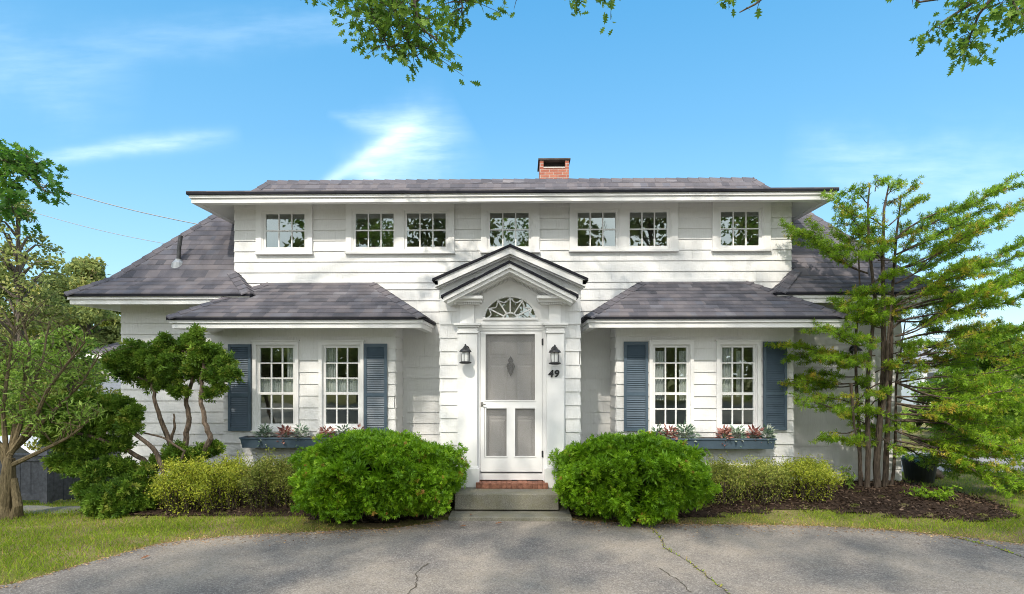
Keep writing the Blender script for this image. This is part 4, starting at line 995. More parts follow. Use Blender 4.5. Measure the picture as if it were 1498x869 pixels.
# feathery conifer at the right
def feather_tree():
    global rng; rng = np.random.default_rng(80); r = random.Random(80); Y = -.85
    b = at(1280, 714, Y); t = empty('feathery_conifer', (b.x, Y, b.z), label='tall airy conifer with several stems and yellowing feathery branches at the right corner', cat='tree')
    m = MB()
    def P(px, py, dy=0.0): return at(px, py, Y+dy)
    stems = [([(1260, 722), (1258, 680), (1255, 620), (1250, 560), (1252, 500), (1258, 430), (1256, 355)], .05, .1), ([(1268, 724), (1268, 660), (1266, 600), (1268, 540), (1278, 440), (1273, 355), (1271, 300), (1270, 268)], .065, -.05),
             ([(1284, 726), (1284, 680), (1286, 620), (1290, 540), (1294, 450), (1292, 382), (1295, 306), (1298, 268)], .095, 0), ([(1296, 724), (1298, 660), (1302, 600), (1306, 520), (1307, 443), (1314, 344), (1318, 290)], .075, .12),
             ([(1246, 560), (1250, 620), (1262, 700)], .03, -.25), ([(1292, 600), (1296, 560), (1300, 500), (1304, 440)], .05, -.1), ([(1302, 725), (1306, 690), (1310, 640), (1312, 560), (1322, 470)], .045, .2)]
    for s, w, dy in stems:
        n = len(s); m.tube([P(px, py, dy) + Vector((r.uniform(-.03, .03), 0, 0)) for px, py in s], [.48*w*(1-i/(n-1))**.75+.008 for i in range(n)], 9)
    # (start, end, sag, density, yellow)
    B = [((1308, 350), (1478, 262), 0, 1), ((1312, 372), (1440, 305), .03, .9), ((1310, 395), (1500, 302), .04, 1), ((1310, 415), (1420, 352), .03, .9), ((1310, 432), (1540, 340), .05, 1.0), ((1312, 446), (1430, 392), .03, 1.1), ((1310, 455), (1545, 378), .05, 1),
         ((1312, 470), (1535, 420), .06, 1), ((1310, 492), (1440, 425), .05, 1), ((1310, 500), (1550, 455), .06, .9), ((1312, 520), (1450, 478), .05, .8), ((1312, 530), (1545, 492), .06, .8), ((1310, 545), (1420, 520), .04, .7),
         ((1310, 560), (1550, 525), .06, .8), ((1310, 580), (1460, 560), .06, .9), ((1310, 590), (1550, 560), .08, 1), ((1310, 605), (1440, 600), .06, 1), ((1310, 615), (1560, 600), .1, 1.1), ((1310, 630), (1480, 635), .08, 1.1), ((1312, 645), (1550, 640), .12, 1.2),
         ((1330, 640), (1500, 690), .1, 1.1), ((1340, 640), (1540, 715), .1, 1), ((1312, 560), (1520, 590), .1, 1), ((1300, 650), (1400, 655), .1, .7), ((1330, 600), (1540, 660), .1, 1.1),
         ((1264, 340), (1222, 290), 0, 1.2), ((1270, 400), (1168, 338), .05, 1.3), ((1264, 380), (1215, 330), .02, .8), ((1262, 430), (1232, 448), .02, .8), ((1272, 300), (1248, 275), 0, 1), ((1290, 330), (1230, 300), .02, .8), ((1296, 300), (1330, 280), 0, 1),
         ((1300, 330), (1345, 290), .02, 1.0), ((1290, 380), (1255, 330), .02, .9), ((1310, 380), (1350, 330), .02, .8), ((1280, 280), (1282, 262), 0, 1), ((1298, 285), (1312, 268), 0, 1), ((1300, 440), (1360, 400), .02, .7), ((1296, 360), (1275, 335), 0, .9),
         ((1262, 520), (1158, 520), .06, 1.2), ((1264, 505), (1200, 480), .04, 1.0), ((1262, 560), (1150, 560), .06, 1.1), ((1262, 550), (1185, 545), .05, 1), ((1262, 590), (1165, 590), .06, .55), ((1262, 600), (1175, 560), .05, .8), ((1264, 620), (1195, 640), .06, .35),
         ((1290, 480), (1252, 462), .02, 1.3), ((1290, 470), (1320, 450), .02, 1.3), ((1290, 500), (1240, 490), .03, 1.2), ((1284, 460), (1270, 445), 0, 1.2), ((1280, 520), (1235, 535), .03, 1), ((1290, 560), (1225, 600), .05, .7), ((1296, 610), (1330, 625), .03, .9),
         ((1290, 640), (1318, 660), .04, .8), ((1270, 650), (1240, 610), .03, .5), ((1300, 560), (1350, 540), .03, .9), ((1300, 520), (1345, 505), .03, .8), ((1306, 480), (1370, 445), .03, .7), ((1296, 585), (1260, 560), .02, 1), ((1280, 545), (1310, 530), .02, 1)]
    for k in range(26):
        x_, y_ = r.uniform(1258, 1312), r.uniform(330, 650); sg = r.choice((-1, 1)); B.append(((x_, y_), (x_+sg*r.uniform(18, 55), y_-r.uniform(-8, 26)), .03, r.uniform(.9, 1.4)))
    Q = []; D = []; N = []; L = []; T = []
    def twigs(pts, ntw, f0, tmin, tmax, yel):
        nseg = len(pts)-1
        for k in range(ntw):
            f = f0+(1-f0)*(k+r.random())/ntw; i = min(nseg-1, int(f*nseg)); p = pts[i].lerp(pts[i+1], f*nseg-i); dr = (pts[i+1]-pts[i]).normalized()
            side = dr.cross(Vector((0, 0, 1))).normalized()*(1 if k % 2 else -1)
            dd_ = (dr*r.uniform(.4, 1.0)+side*r.uniform(.3, 1.1)+Vector((0, 0, r.uniform(-.30, .50)))).normalized(); tl = r.uniform(tmin, tmax)*(1.1-.45*f)
            q = p+dd_*tl; m.tube([p, q], [.0032, .0012], 3, caps=False)
            yl = r.random() < yel; c0 = r.uniform(.05, .78)
            ns = max(2, int(tl/.036)+1)
            for w in range(ns):
                g = p.lerp(q, (w+.3)/ns)+Vector((r.gauss(0, .013), r.gauss(0, .013), r.gauss(0, .011))); dv = (dd_+Vector((r.uniform(-.6, .6), r.uniform(-.5, .5), r.uniform(-.4, .4)))).normalized()
                Q.append(tuple(g)); D.append(tuple(dv)); N.append((r.uniform(-.6, .6), r.uniform(-1.1, .2), 1)); L.append(r.uniform(.038, .075)); T.append(r.uniform(.88, 1) if yl else min(.80, c0+r.uniform(-.1, .15)))
    for (s, e, sag, den) in B:
        for rep in range(2 if abs(e[0]-s[0]) > 90 else 1):
            dy = r.uniform(-1.1, .9)*min(1, abs(e[0]-s[0])/120); jx, jy = r.uniform(-25, 10)*rep, r.uniform(-18, 18)*rep
            a = P(*s); z = P(e[0]+jx, e[1]+jy, dy); Ld = (z-a).length; nseg = 8; pts = []; wv = r.uniform(-.05, .05)*Ld
            for i in range(nseg+1):
                f = i/nseg; p = a.lerp(z, f); p.z += -sag*Ld*.6*math.sin(math.pi*f)+wv*math.sin(2*math.pi*f)+r.uniform(-.02, .02)*f; p.y += r.uniform(-.03, .03)*f; pts.append(p)
            m.tube(pts, [.012*(1-.85*i/nseg)*min(1.2, .5+Ld*.4)+.0022 for i in range(nseg+1)], 5)
            yel = .04 if r.random() < .7 else .28
            twigs(pts, int((4+Ld*12)*den), .30, .07, .20, yel)
            nb = int((1.5+Ld*3.6)*min(1.1, den))
            for k in range(nb):
                f = .18+.74*(k+r.random())/max(1, nb); i = min(nseg-1, int(f*nseg)); p = pts[i].lerp(pts[i+1], f*nseg-i); dr = (pts[i+1]-pts[i]).normalized(); side = dr.cross(Vector((0, 0, 1))).normalized()*(1 if k % 2 else -1)
                bd = (dr*r.uniform(.6, 1.0)+side*r.uniform(.25, .9)+Vector((0, 0, r.uniform(-.32, .34)))).normalized(); bl = r.uniform(.28, .75)*(1.15-.6*f)*min(1, .35+Ld*.5)
                bp = [p+bd*bl*j/4+Vector((r.uniform(-.02, .02), r.uniform(-.02, .02), -.05*bl*(j/4)**2+r.uniform(-.012, .012))) for j in range(5)]; bp[0] = p
                m.tube(bp, [.006, .005, .004, .003, .0015], 4); twigs(bp, int(4+bl*22*min(1.1, den)), .15, .06, .17, yel)
        # bare dead twigs on the inner wood
    for k in range(150):
        s, e, sag, den = B[r.randrange(5, 25)]; a = P(*s); z = P(*e); p = a.lerp(z, r.uniform(.05, .4)); q = p+Vector((r.uniform(.1, .5), r.uniform(-.3, .3), r.uniform(-.12, .12))); m.tube([p, p.lerp(q, .5)+Vector((0, 0, .02)), q], [.005, .003, .001], 4)
    m.build('trunk', BARK2, t)
    leaf_mesh('crown', Q, D, N, L, L, LARCHTUFT, LARCH, t, np.clip(T, 0, 1))
feather_tree()

# ------------------------------------------------------------------ big trees over and behind the camera
def oak(name, label, cat, base, height, limbs, mat, seed, hang=(), canopy=(), lsize=.12, grp=None, tmpl=OAK):
    """trunk, limbs given as lists of points, canopy clumps (centre, radius, leaves) and hanging sprays (points, leaves)"""
    global rng; rng = np.random.default_rng(seed); r = random.Random(seed)
    t = empty(name, base, label=label, cat=cat, group=grp); m = MB(); bx, by, bz = base
    m.tube([(bx, by, bz-.2), (bx, by, bz+.4), (bx+.1, by+.05, bz+height*.5), (bx+.05, by+.1, bz+height)], [.55, .40, .32, .18], 12)
    for lm, w in limbs:
        n = len(lm); m.tube(lm, [w*(1-.85*i/(n-1))+.006 for i in range(n)], 7)
    P = []; D = []; Ls = []
    for (c, rad, n) in canopy:
        c = np.array(c); d = rand_dirs(n); p = d*np.array(rad)*rng.uniform(.1, 1, (n, 1))**.5+c; P.append(p); D.append(rand_dirs(n)+[0, 0, -.3]); Ls.append(rng.uniform(.15, .24, n))
        m.tube([(bx+.05, by+.1, bz+height*.8), tuple((np.array([bx, by, bz+height])+c)/2+[0, 0, .3]), tuple(c)], [.05, .03, .012], 6)
    for (pts, n, sp) in hang:
        pts = [Vector(p) for p in pts]; k = len(pts); m.tube(pts, [.02*(1-.8*i/(k-1))+.003 for i in range(k)], 6); nt = max(4, n//8)
        for j in range(nt):
            f = (r.random()**.8)*(k-1); i = min(k-2, int(f)); p = pts[i].lerp(pts[i+1], f-i); q = p+Vector((r.gauss(0, sp), r.gauss(0, sp), r.gauss(-.05, sp*.6)))
            m.tube([p, p.lerp(q, .5)+Vector((0, 0, .03)), q], [.006, .004, .002], 5)
            nn = n//nt; g = rng.uniform(.35, 1.08, nn)[:, None]; a, b = np.array(p), np.array(q)
            P.append(a*(1-g)+b*g+rng.normal(0, .045, (nn, 3))); D.append(norm((b-a)[None]+rng.normal(0, .16, (nn, 3))+[0, 0, -.10])); Ls.append(rng.uniform(.75, 1.2, nn)*lsize)
    m.build('trunk', BARK, t)
    P, D, Ls = np.concatenate(P), np.concatenate(D), np.concatenate(Ls)
    v = (P[:, 2]-CAM[2])/np.maximum(P[:, 1]-CAM[1], .3); big = Ls > lsize*1.25
    keep = ~(big & (P[:, 1] > CAM[1]-.5) & (v < .80)); P, D, Ls = P[keep], D[keep], Ls[keep]; n = len(P)
    leaf_mesh('crown', P, D, rand_dirs(n, 1.0), Ls, Ls*.95, tmpl, mat, t)
def clumps(box, n, r0, r1, leaves, seed):
    r = random.Random(seed); (x0, x1), (y0, y1), (z0, z1) = box
    out = []
    while len(out) < n:
        c = (r.uniform(x0, x1), r.uniform(y0, y1), r.uniform(z0, z1)); q = r.uniform(r0, r1); k = c[2]/SUN.z; gx, gy = c[0]-SUN.x*k, c[1]-SUN.y*k
        if -8.5 < gx < -2.9 and -4.8 < gy < -1.2: continue                 # an opening in the crowns over the left lawn
        if min(math.hypot(gx-a, gy-b) for a, b in ((-.7, -4.0), (1.4, -3.9), (2.4, -3.5))) < q+.15: continue
        out.append((c, (q, q, q*.55), int(leaves*r.uniform(.7, 1.3))))
    return out
def over(gx, gy, z, q, n): k = z/SUN.z; return ((gx+SUN.x*k, gy+SUN.y*k, z), (q, q, q*.6), n)
H = lambda l, Y: [tuple(at(px, py-(24 if Y < -2 else 0), Y+dy)) for px, py, dy in l]
Y1 = -3.0
oak('oak_tree', 'leafy oak bough hanging into the top of the view left of the chimney', 'tree', (-12.2, -11.5, 0), 9.5,
    [([(-12.2, -11.4, 7), (-9, -9, 9.5), (-5.5, -5.5, 9.3), tuple(at(520, -190, Y1)), tuple(at(575, -20, Y1))], .042), ([tuple(at(520, -190, Y1)), tuple(at(760, -130, Y1)), tuple(at(860, -30, Y1))], .02), ([(-5.5, -5.5, 9.3), tuple(at(480, -90, Y1))], .018)],
    OAKLEAF, 91,
    hang=[(H([(575, -20, 0), (585, 10, 0), (578, 40, .1), (590, 75, .1), (612, 110, .1)], Y1), 330, .24), (H([(560, -30, 0), (540, 15, .1), (545, 45, .2), (568, 95, .1)], Y1), 260, .22), (H([(600, -40, 0), (640, -5, .1), (672, 20, .1), (678, 36, 0)], Y1), 200, .2),
          (H([(590, -40, 0), (605, 20, -.2), (612, 60, -.2), (640, 85, -.2)], Y1), 170, .17), (H([(560, -50, 0), (500, -10, .1), (452, 2, .1), (432, 0, .1)], Y1), 130, .13), (H([(520, -50, 0), (530, 0, .3), (545, 30, .3), (560, 60, .3)], Y1), 160, .25), (H([(640, -60, 0), (690, -10, 0), (694, 12, 0)], Y1), 110, .16),
          (H([(860, -30, 0), (848, 5, 0), (842, 22, 0)], Y1), 34, .08), (H([(860, -30, 0), (880, 2, 0), (900, 14, 0)], Y1), 46, .10), (H([(680, -30, 0), (706, 6, 0), (734, 18, 0), (761, 19, 0)], Y1), 4, .05)],
    canopy=clumps(((-13, -2), (-16, -8), (8.0, 13.5)), 24, 1.1, 2.0, 380, 5)+[over(-2.6, -3.9, 10.5, 1.0, 260), over(.15, -3.0, 9.5, .8, 170), over(-1.6, -3.1, 11, .7, 130), over(.3, -4.4, 11, .6, 110)], lsize=.115)
oak('oak_tree', 'leafy oak bough hanging into the top right corner of the view', 'tree', (11.5, -11.8, 0), 9.5,
    [([(11.5, -11.7, 7), (9.6, -9, 9.3), (7.2, -5.6, 8.8), tuple(at(1480, -130, Y1)), tuple(at(1450, -20, Y1))], .042), ([(7.2, -5.6, 8.8), (4.6, -4.2, 9.0), tuple(at(1130, -90, Y1)), tuple(at(1115, -20, Y1))], .018)],
    OAKLEAF, 92,
    hang=[(H([(1450, -20, 0), (1455, 15, 0), (1432, 45, .1), (1418, 80, .1), (1414, 96, .1)], Y1), 190, .16), (H([(1460, -20, 0), (1480, 20, .1), (1490, 40, 0), (1480, 56, .1)], Y1), 130, .14), (H([(1455, 0, 0), (1420, 30, 0), (1385, 52, .1), (1364, 66, 0)], Y1), 100, .11),
          (H([(1480, -20, 0), (1520, 20, .2), (1540, 60, .1)], Y1), 120, .2), (H([(1430, -40, 0), (1405, 0, 0), (1375, 22, 0), (1345, 27, 0), (1322, 8, 0)], Y1), 4, .06), (H([(1115, -20, 0), (1085, -5, 0), (1062, 6, 0)], Y1), 46, .10), (H([(1150, -25, 0), (1130, 10, 0), (1105, 30, 0), (1082, 42, 0)], Y1), 4, .06)],
    canopy=clumps(((-2, 10), (-17, -8.0), (8.0, 13.5)), 36, 1.1, 2.0, 380, 6)+[over(3.6, -3.6, 11, 1.0, 280), over(5.2, -3.9, 10, 1.0, 260), over(.9, -2.7, 10.5, .6, 110), over(2.6, -2.6, 10, .5, 80)], lsize=.115)
# maple reaching in from the left
Y2 = -.6
oak('maple_tree', 'bright green maple branch entering the view at the left above the roof', 'tree', (-10.6, -1.2, -.2), 6.5,
    [([(-10.6, -1.1, 4.2), (-9.9, -.8, 5.0), tuple(at(-60, 250, Y2)), tuple(at(10, 255, Y2))], .10)], MAPLELEAF, 93,
    hang=[(H([(-60, 230, 0), (0, 232, 0), (40, 250, .1), (66, 280, 0)], Y2), 260, .2), (H([(-60, 240, 0), (-10, 222, .2), (30, 222, .2), (56, 240, .1)], Y2), 230, .18), (H([(-50, 270, 0), (-5, 280, -.2), (16, 295, -.2), (20, 312, -.1)], Y2), 190, .16), (H([(-40, 260, 0), (-10, 255, .1), (30, 275, .2)], Y2), 170, .2)],
    canopy=[((-11.6+.9*math.sin(i*2.4), -1.0+1.5*math.cos(i*1.7), 5.2+.45*i), (1.5-.06*i, 1.5-.06*i, .9), 260) for i in range(10)], lsize=.15)

# ------------------------------------------------------------------ background trees
def bg_tree(label, px, Y, top, crown_bot, rpx, mat, seed, n=5200, L=.20, gaps=.5, cat='tree', name='background_tree', grp=None, zg=None, trunk=.14, squash=.9):
    global rng; rng = np.random.default_rng(seed); r = random.Random(seed)
    d = (Y-CAM[1]); s = d/FPX; a = at(px, top, Y); zb = float(gz(a.x, Y)) if zg is None else zg; zc0 = at(px, crown_bot, Y).z; rad = rpx*s
    t = empty(name, (a.x, Y, zb), label=label, cat=cat, group=grp); m = MB(); H_ = a.z
    m.tube([(a.x, Y, zb-.2), (a.x+.1, Y, (zb+zc0)/2), (a.x, Y+.1, (zc0+H_)/2), (a.x, Y, H_-.3)], [trunk, trunk*.8, trunk*.5, .02], 8)
    P = []; D = []; T = []; nc = 60; n = int(n*2.0)
    for i in range(nc):
        f = r.random(); z = zc0+(H_-zc0)*f; w = rad*(math.sin(math.pi*min(1, (f*.86+.12)))**.8); th = r.uniform(0, 6.283); q = math.sqrt(r.random())
        c = np.array([a.x+w*q*math.cos(th), Y+w*q*math.sin(th)*.9, z]); cr = rad*r.uniform(.16, .34); k = n//nc
        e = rand_dirs(k); p = c+e*np.array([cr, cr, cr*.62])*rng.uniform(.2, 1, (k, 1))**.6; P.append(p); D.append(rand_dirs(k)+[0, 0, -.25]); T.append(np.clip(r.uniform(.05, .75)+rng.uniform(-.2, .3, k), 0, 1))
        m.tube([(a.x, Y+.05, max(zc0-.3, z-cr*1.6)), tuple((np.array([a.x, Y, z])+c)/2), tuple(c)], [trunk*.35, trunk*.2, .01], 5)
    m.build('trunk', BARK, t)
    P, D, T = np.concatenate(P), np.concatenate(D), np.concatenate(T); n = len(P)
    leaf_mesh('crown', P, D, rand_dirs(n, .8), rng.uniform(.7, 1.3, n)*L, rng.uniform(.5, .9, n)*L*.8, DIAMOND, mat, t, T)
GL = 'trees beyond the left side of the house'
bg_tree('tall loose tree at the left edge, reaching just below the maple branch', 25, 9, 300, 520, 78, FARLEAF, 101, 2600, .15, grp=GL, trunk=.16)
bg_tree('bushy olive tree left of the roof corner with a rounded top', 128, 16, 384, 520, 50, FARLEAF, 102, 6500, .20, grp=GL)
bg_tree('pale green tree between the tall tree and the wire', 78, 20, 410, 540, 55, OLIVE, 103, 6000, .22, grp=GL)
bg_tree('dark low tree under the roof corner, just left of the house wall', 160, 22, 440, 550, 55, OLIVE, 104, 6500, .22, grp=GL)
bg_tree('tall tree mostly outside the left edge of the view', -75, 12, 270, 540, 90, FARLEAF, 105, 3000, .16, grp=GL)
bg_tree('low olive bush behind the grey fence', 105, 3.2, 530, 650, 70, OLIVE, 106, 4200, .10, grp=GL, cat='shrub', name='background_shrub', trunk=.04)
bg_tree('bright green sapling top above the low cypress', 100, 1.2, 484, 560, 52, PALELEAF, 107, 1500, .085, cat='tree', name='sapling', trunk=.03)
bg_tree('green bush filling the gap beside the garage roof', 60, 7, 500, 640, 70, PALELEAF, 108, 5000, .13, grp=GL, cat='shrub', name='background_shrub', trunk=.05)
bg_tree('mid green tree behind the mossy trunk, filling the left edge', -10, 14, 390, 600, 75, OLIVE, 109, 6000, .19, grp=GL)
bg_tree('dark green bush behind the parked car', 45, 7.5, 560, 680, 60, FARLEAF, 110, 4500, .14, grp=GL, cat='shrub', name='background_shrub', trunk=.05)
bg_tree('wide dark tree low behind the olive trees at the left', 70, 30, 450, 570, 80, FARLEAF, 116, 6000, .32, grp=GL)
for k, (x_, y_, h_) in enumerate([(-22, -31, 9), (-11, -29, 17), (-5.5, -32, 16), (2.5, -29, 18), (10, -31, 15.5), (18, -30, 17), (27, -33, 16)]):
    q_ = (y_-CAM[1])
    rr_ = random.Random(300+k); rng = np.random.default_rng(300+k)
    t_ = empty('street_tree', (x_, y_, 0), label='tall leafy tree across the road, mirrored in the upper windows', cat='tree', group='trees across the road'); m_ = MB(); m_.tube([(x_, y_, -.2), (x_+.2, y_, 4), (x_, y_+.2, h_-2)], [.4, .3, .06], 8)
    P_ = []; T_ = []
    for j in range(34):
        f_ = rr_.random(); w_ = 4.6*math.sin(math.pi*(f_*.85+.1)); th_ = rr_.uniform(0, 6.283); c_ = np.array([x_+w_*math.cos(th_)*rr_.random()**.5, y_+w_*math.sin(th_)*.8, 2.5+(h_-2.5)*f_]); e_ = rand_dirs(150)*np.array([1.5, 1.5, 1.0])*rng.uniform(.2, 1, (150, 1))**.6
        P_.append(c_+e_); T_.append(np.clip(rr_.uniform(.1, .8)+rng.uniform(-.2, .3, 150), 0, 1)); m_.tube([(x_, y_, max(2, c_[2]-2.5)), tuple(c_)], [.09, .02], 5)
    m_.build('trunk', BARK, t_); P_ = np.concatenate(P_); n_ = len(P_)
    leaf_mesh('crown', P_, rand_dirs(n_), rand_dirs(n_, .6), rng.uniform(.3, .55, n_), rng.uniform(.25, .4, n_), DIAMOND, FARLEAF, t_, np.concatenate(T_))
GR = 'shrubs and trees right of the house'
bg_tree('bright lime green shrub behind the feathery conifer at the right edge', 1455, 5.5, 492, 640, 88, LIMELEAF, 111, 9000, .11, grp=GR, cat='shrub', name='background_shrub', trunk=.06)
bg_tree('lime green bush low beside the neighbour driveway', 1400, 8.5, 560, 670, 48, LIMELEAF, 112, 5000, .12, grp=GR, cat='shrub', name='background_shrub', trunk=.05)
bg_tree('broad dark green bush at the far end of the right lawn', 1500, 11, 575, 690, 70, PALELEAF, 113, 5500, .15, grp=GR, cat='shrub', name='background_shrub', trunk=.06)
bg_tree('dark bush behind the planter pot', 1345, 10, 600, 690, 42, PALELEAF, 114, 4200, .13, grp=GR, cat='shrub', name='background_shrub', trunk=.05)
bg_tree('distant tree at the far right beyond the lime shrub', 1560, 26, 470, 600, 60, FARLEAF, 115, 5000, .3, grp=GR)
def far_wood():
    global rng; rng = np.random.default_rng(120); P = []; T = []
    for sgn in (1,):
        for i in range(230):
            th = rng.uniform(0, 2*math.pi); d = rng.uniform(52, 80); x, y = d*math.sin(th), d*math.cos(th)-6
            h = rng.uniform(3.0, 6.5) if y > 0 else rng.uniform(7, 12); k = 240
            p = rand_dirs(k)*np.array([3.6, 3.6, h*.5])*rng.uniform(.5, 1, (k, 1))+[x, y, h*.5-.6]; P.append(p); T.append(np.clip(rng.uniform(.1, .7)+rng.uniform(-.2, .3, k), 0, 1))
    P = np.concatenate(P); n = len(P)
    tag(leaf_mesh('far_wood', P, rand_dirs(n), rand_dirs(n, .6), rng.uniform(.6, 1.1, n), rng.uniform(.5, .8, n), DIAMOND, FARLEAF, None, np.concatenate(T)), kind='stuff')
far_wood()

# ------------------------------------------------------------------ neighbours, fence, car, wires
def neighbour():
    Y = 15.0; e = at(108, 520, Y); t = empty('neighbour_house', (e.x+3, Y, -1.5), label='low grey roofed neighbour house seen between the trees and the left house wall', cat='house')
    x0, x1 = e.x, e.x+7.0; z = e.z; m = MB(); m.box(x0+.5, x1-.5, Y+.5, Y+6, -1.6, z-.05); m.build('wall', simple('grey_siding', (.34, .34, .33), .8, var=.1, scale=3), t)
    m = MB(); courses(m, [(x1, Y), (x0, Y), (x0, Y+6.5), (x1, Y+6.5)], 0, 2.6, lambda d: z+.12+.46*d, 12, 300); m.build('roof', ROOF, t)
    m = MB(); board(m, [(x1, Y), (x0, Y), (x0, Y+6.5), (x1, Y+6.5)], .03, .1, z-.14, z+.11); m.build('fascia', TRIM, t)
    for k in range(2): m = MB(); m.box(x0+1.2+k*1.6, x0+2.1+k*1.6, Y+.46, Y+.52, .4, 1.6); m.build('window', GLASS, t)
    Y = 9.0; a = at(108, 578, Y); b = at(172, 578, Y); t = empty('garden_shed', ((a.x+b.x)/2, Y, -1.3), label='small shed with grey roof and pale eave beyond the cypresses', cat='shed')
    x0, x1, z = a.x, b.x+.5, a.z; m = MB(); m.box(x0+.1, x1-.1, Y+.1, Y+2.2, -1.6, z); m.build('wall', simple('weathered_boards', (.22, .21, .20), .9, var=.2, scale=5), t)
    m = MB(); m.quad((x0-.1, Y-.1, z), (x1+.1, Y-.1, z), (x1+.1, Y+1.2, z+.55), (x0-.1, Y+1.2, z+.55)); m.quad((x1+.1, Y+2.4, z), (x0-.1, Y+2.4, z), (x0-.1, Y+1.2, z+.55), (x1+.1, Y+1.2, z+.55)); o = m.build('roof', simple('shed_roof', (.16, .17, .185), .8, var=.15), t); s = o.modifiers.new('s', 'SOLIDIFY'); s.thickness = .06
    m = MB(); m.box(x0-.1, x1+.1, Y-.14, Y-.11, z-.12, z+.0); m.build('fascia', TRIM, t)
    # pale house far behind the conifer
    Y = 24.0; a = at(1345, 520, Y); b = at(1440, 520, Y); t = empty('far_house', ((a.x+b.x)/2, Y, 0), label='pale blue grey house with a grey gable roof glimpsed through the feathery conifer', cat='house')
    x0, x1 = a.x, b.x; z = at(1400, 535, Y).z; m = MB(); m.box(x0, x1, Y, Y+6, -.3, z); m.build('wall', simple('pale_siding', (.58, .62, .66), .7, var=.06, scale=3), t)
    m = MB(); m.hexa([(x0-.3, Y-.4, z), (x1+.3, Y-.4, z), (x1+.3, Y+6.4, z), (x0-.3, Y+6.4, z)], [(x0-.3, Y+2.9, z+1.5), (x1+.3, Y+2.9, z+1.5), (x1+.3, Y+3.1, z+1.5), (x0-.3, Y+3.1, z+1.5)]); m.build('roof', simple('blue_grey_roof', (.24, .25, .28), .8, var=.12), t)
    for k in range(3):
        m = MB(); q = x0+(x1-x0)*(.12+.3*k); m.box(q, q+.7, Y-.03, Y+.01, .9, 1.95); m.build('window', simple('far_pane', (.05, .06, .07), .15, .6), t)
neighbour()
def fence():
    yf = .2; p0 = at(68, 700, yf); t = empty('board_fence', (p0.x, yf, float(gz(p0.x, yf))), label='dark grey board fence with a capped corner post at the left of the house', cat='fence')
    def post(x, y, top):
        g = float(gz(x, y)); m = MB(); m.box(x-.068, x+.068, y-.068, y+.068, g-.2, top-.16); m.hexa([(x-.085, y-.085, top-.158), (x+.085, y-.085, top-.158), (x+.085, y+.085, top-.158), (x-.085, y+.085, top-.158)],
            [(x-.05, y-.05, top), (x+.05, y-.05, top), (x+.05, y+.05, top), (x-.05, y+.05, top)]); m.build('post', FENCE, t)
    top = p0.z+.0 + (at(68, 653, yf).z-p0.z); tp = at(68, 653, yf).z; post(p0.x, yf, tp); post(p0.x-1.9, yf, tp); post(p0.x-3.8, yf, tp)
    m = MB()
    for bay in range(2):
        x1 = p0.x-1.9*bay-.07; x0 = x1-1.76; zt = tp-.16; zb = tp-.95
        n = 9
        for i in range(n):
            a = x0+(x1-x0)*i/n; m.box(a, a+(x1-x0)/n-.012, yf-.01, yf+.012, zb+.10, zt-.10)
        m.box(x0, x1, yf-.03, yf+.03, zt-.10, zt); m.box(x0, x1, yf-.03, yf+.03, zb, zb+.10); m.box(x0, x1, yf-.045, yf+.045, zt, zt+.025)
    m.build('panel', FENCE, t)
    m = MB(); x1 = -6.85; n = 10; x0 = p0.x+.07; yb = yf+1.3
    for i in range(n):
        a = x0+(x1-x0)*i/n; g = float(gz(a, yb)); m.box(a, a+(x1-x0)/n-.012, yb-.01, yb+.012, g+.05, tp-.30)
    m.box(x0, x1, yb-.03, yb+.03, tp-.30, tp-.2); m.box(x0-.03, x0+.03, yf+.07, yb, tp-.3, tp-.2)
    k = 6
    for i in range(k): a = yf+.07+(yb-yf-.07)*i/k; m.box(x0-.012, x0+.01, a, a+(yb-yf-.07)/k-.012, float(gz(x0, a))+.05, tp-.3)
    m.build('side_panel', FENCE, t)
fence()
def car():
    x, y, g = -12.6, 4.6, -1.19
    t = empty('parked_car', (x, y, g), label='white parked car half hidden behind the grey fence at the left edge', cat='car')
    prof = [(-2.2, .35), (2.2, .35), (2.28, .62), (2.15, .82), (1.25, .98), (.55, 1.42), (-.9, 1.47), (-1.75, 1.08), (-2.2, .98), (-2.28, .6)]
    m = MB(); m.prism_xz([(x+a, g+b) for a, b in prof], y-.86, y+.86); m.build('body', simple('white_car_paint', (.74, .76, .79), .22, .6), t, bevel=.09)
    m = MB(); m.prism_xz([(x+a, g+b) for a, b in [(-1.55, 1.0), (1.02, 1.0), (.50, 1.35), (-.85, 1.39)]], y-.868, y-.862); m.hexa([(x+1.20, y-.72, g+1.02), (x+1.22, y-.72, g+1.02), (x+1.22, y+.72, g+1.02), (x+1.20, y+.72, g+1.02)], [(x+.62, y-.6, g+1.40), (x+.64, y-.6, g+1.40), (x+.64, y+.6, g+1.40), (x+.62, y+.6, g+1.40)]); m.build('window', simple('car_glass', (.03, .035, .04), .08, .7), t)
    for sx in (-1.4, 1.4):
        for sy in (-.80, .80):
            m = MB(); m.tube([(x+sx, y+sy-.1, g+.33), (x+sx, y+sy+.1, g+.33)], .33, 20); w = m.build('wheel', simple('tyre', (.02, .02, .02), .8), t)
            m = MB(); m.tube([(x+sx, y+sy-.11, g+.33), (x+sx, y+sy+.11, g+.33)], .2, 14); m.build('rim', simple('alloy', (.5, .5, .52), .3, .5, metal=.8), w)
    for sy in (-.6, .6): m = MB(); m.box(x+2.13, x+2.24, y+sy-.18, y+sy+.18, g+.64, g+.76); m.build('headlight', simple('lamp_lens', (.6, .62, .65), .1, .6), t)
car()
def wire(label, pts, rad, sag):
    a, b = Vector(pts[0]), Vector(pts[1]); n = 28; m = MB(); m.tube([a.lerp(b, i/n)-Vector((0, 0, sag*math.sin(math.pi*i/n))) for i in range(n+1)], rad, 5)
    tag(m.build('utility_wire', simple('wire_grey', (.25, .25, .25), .6)), label, 'wire')
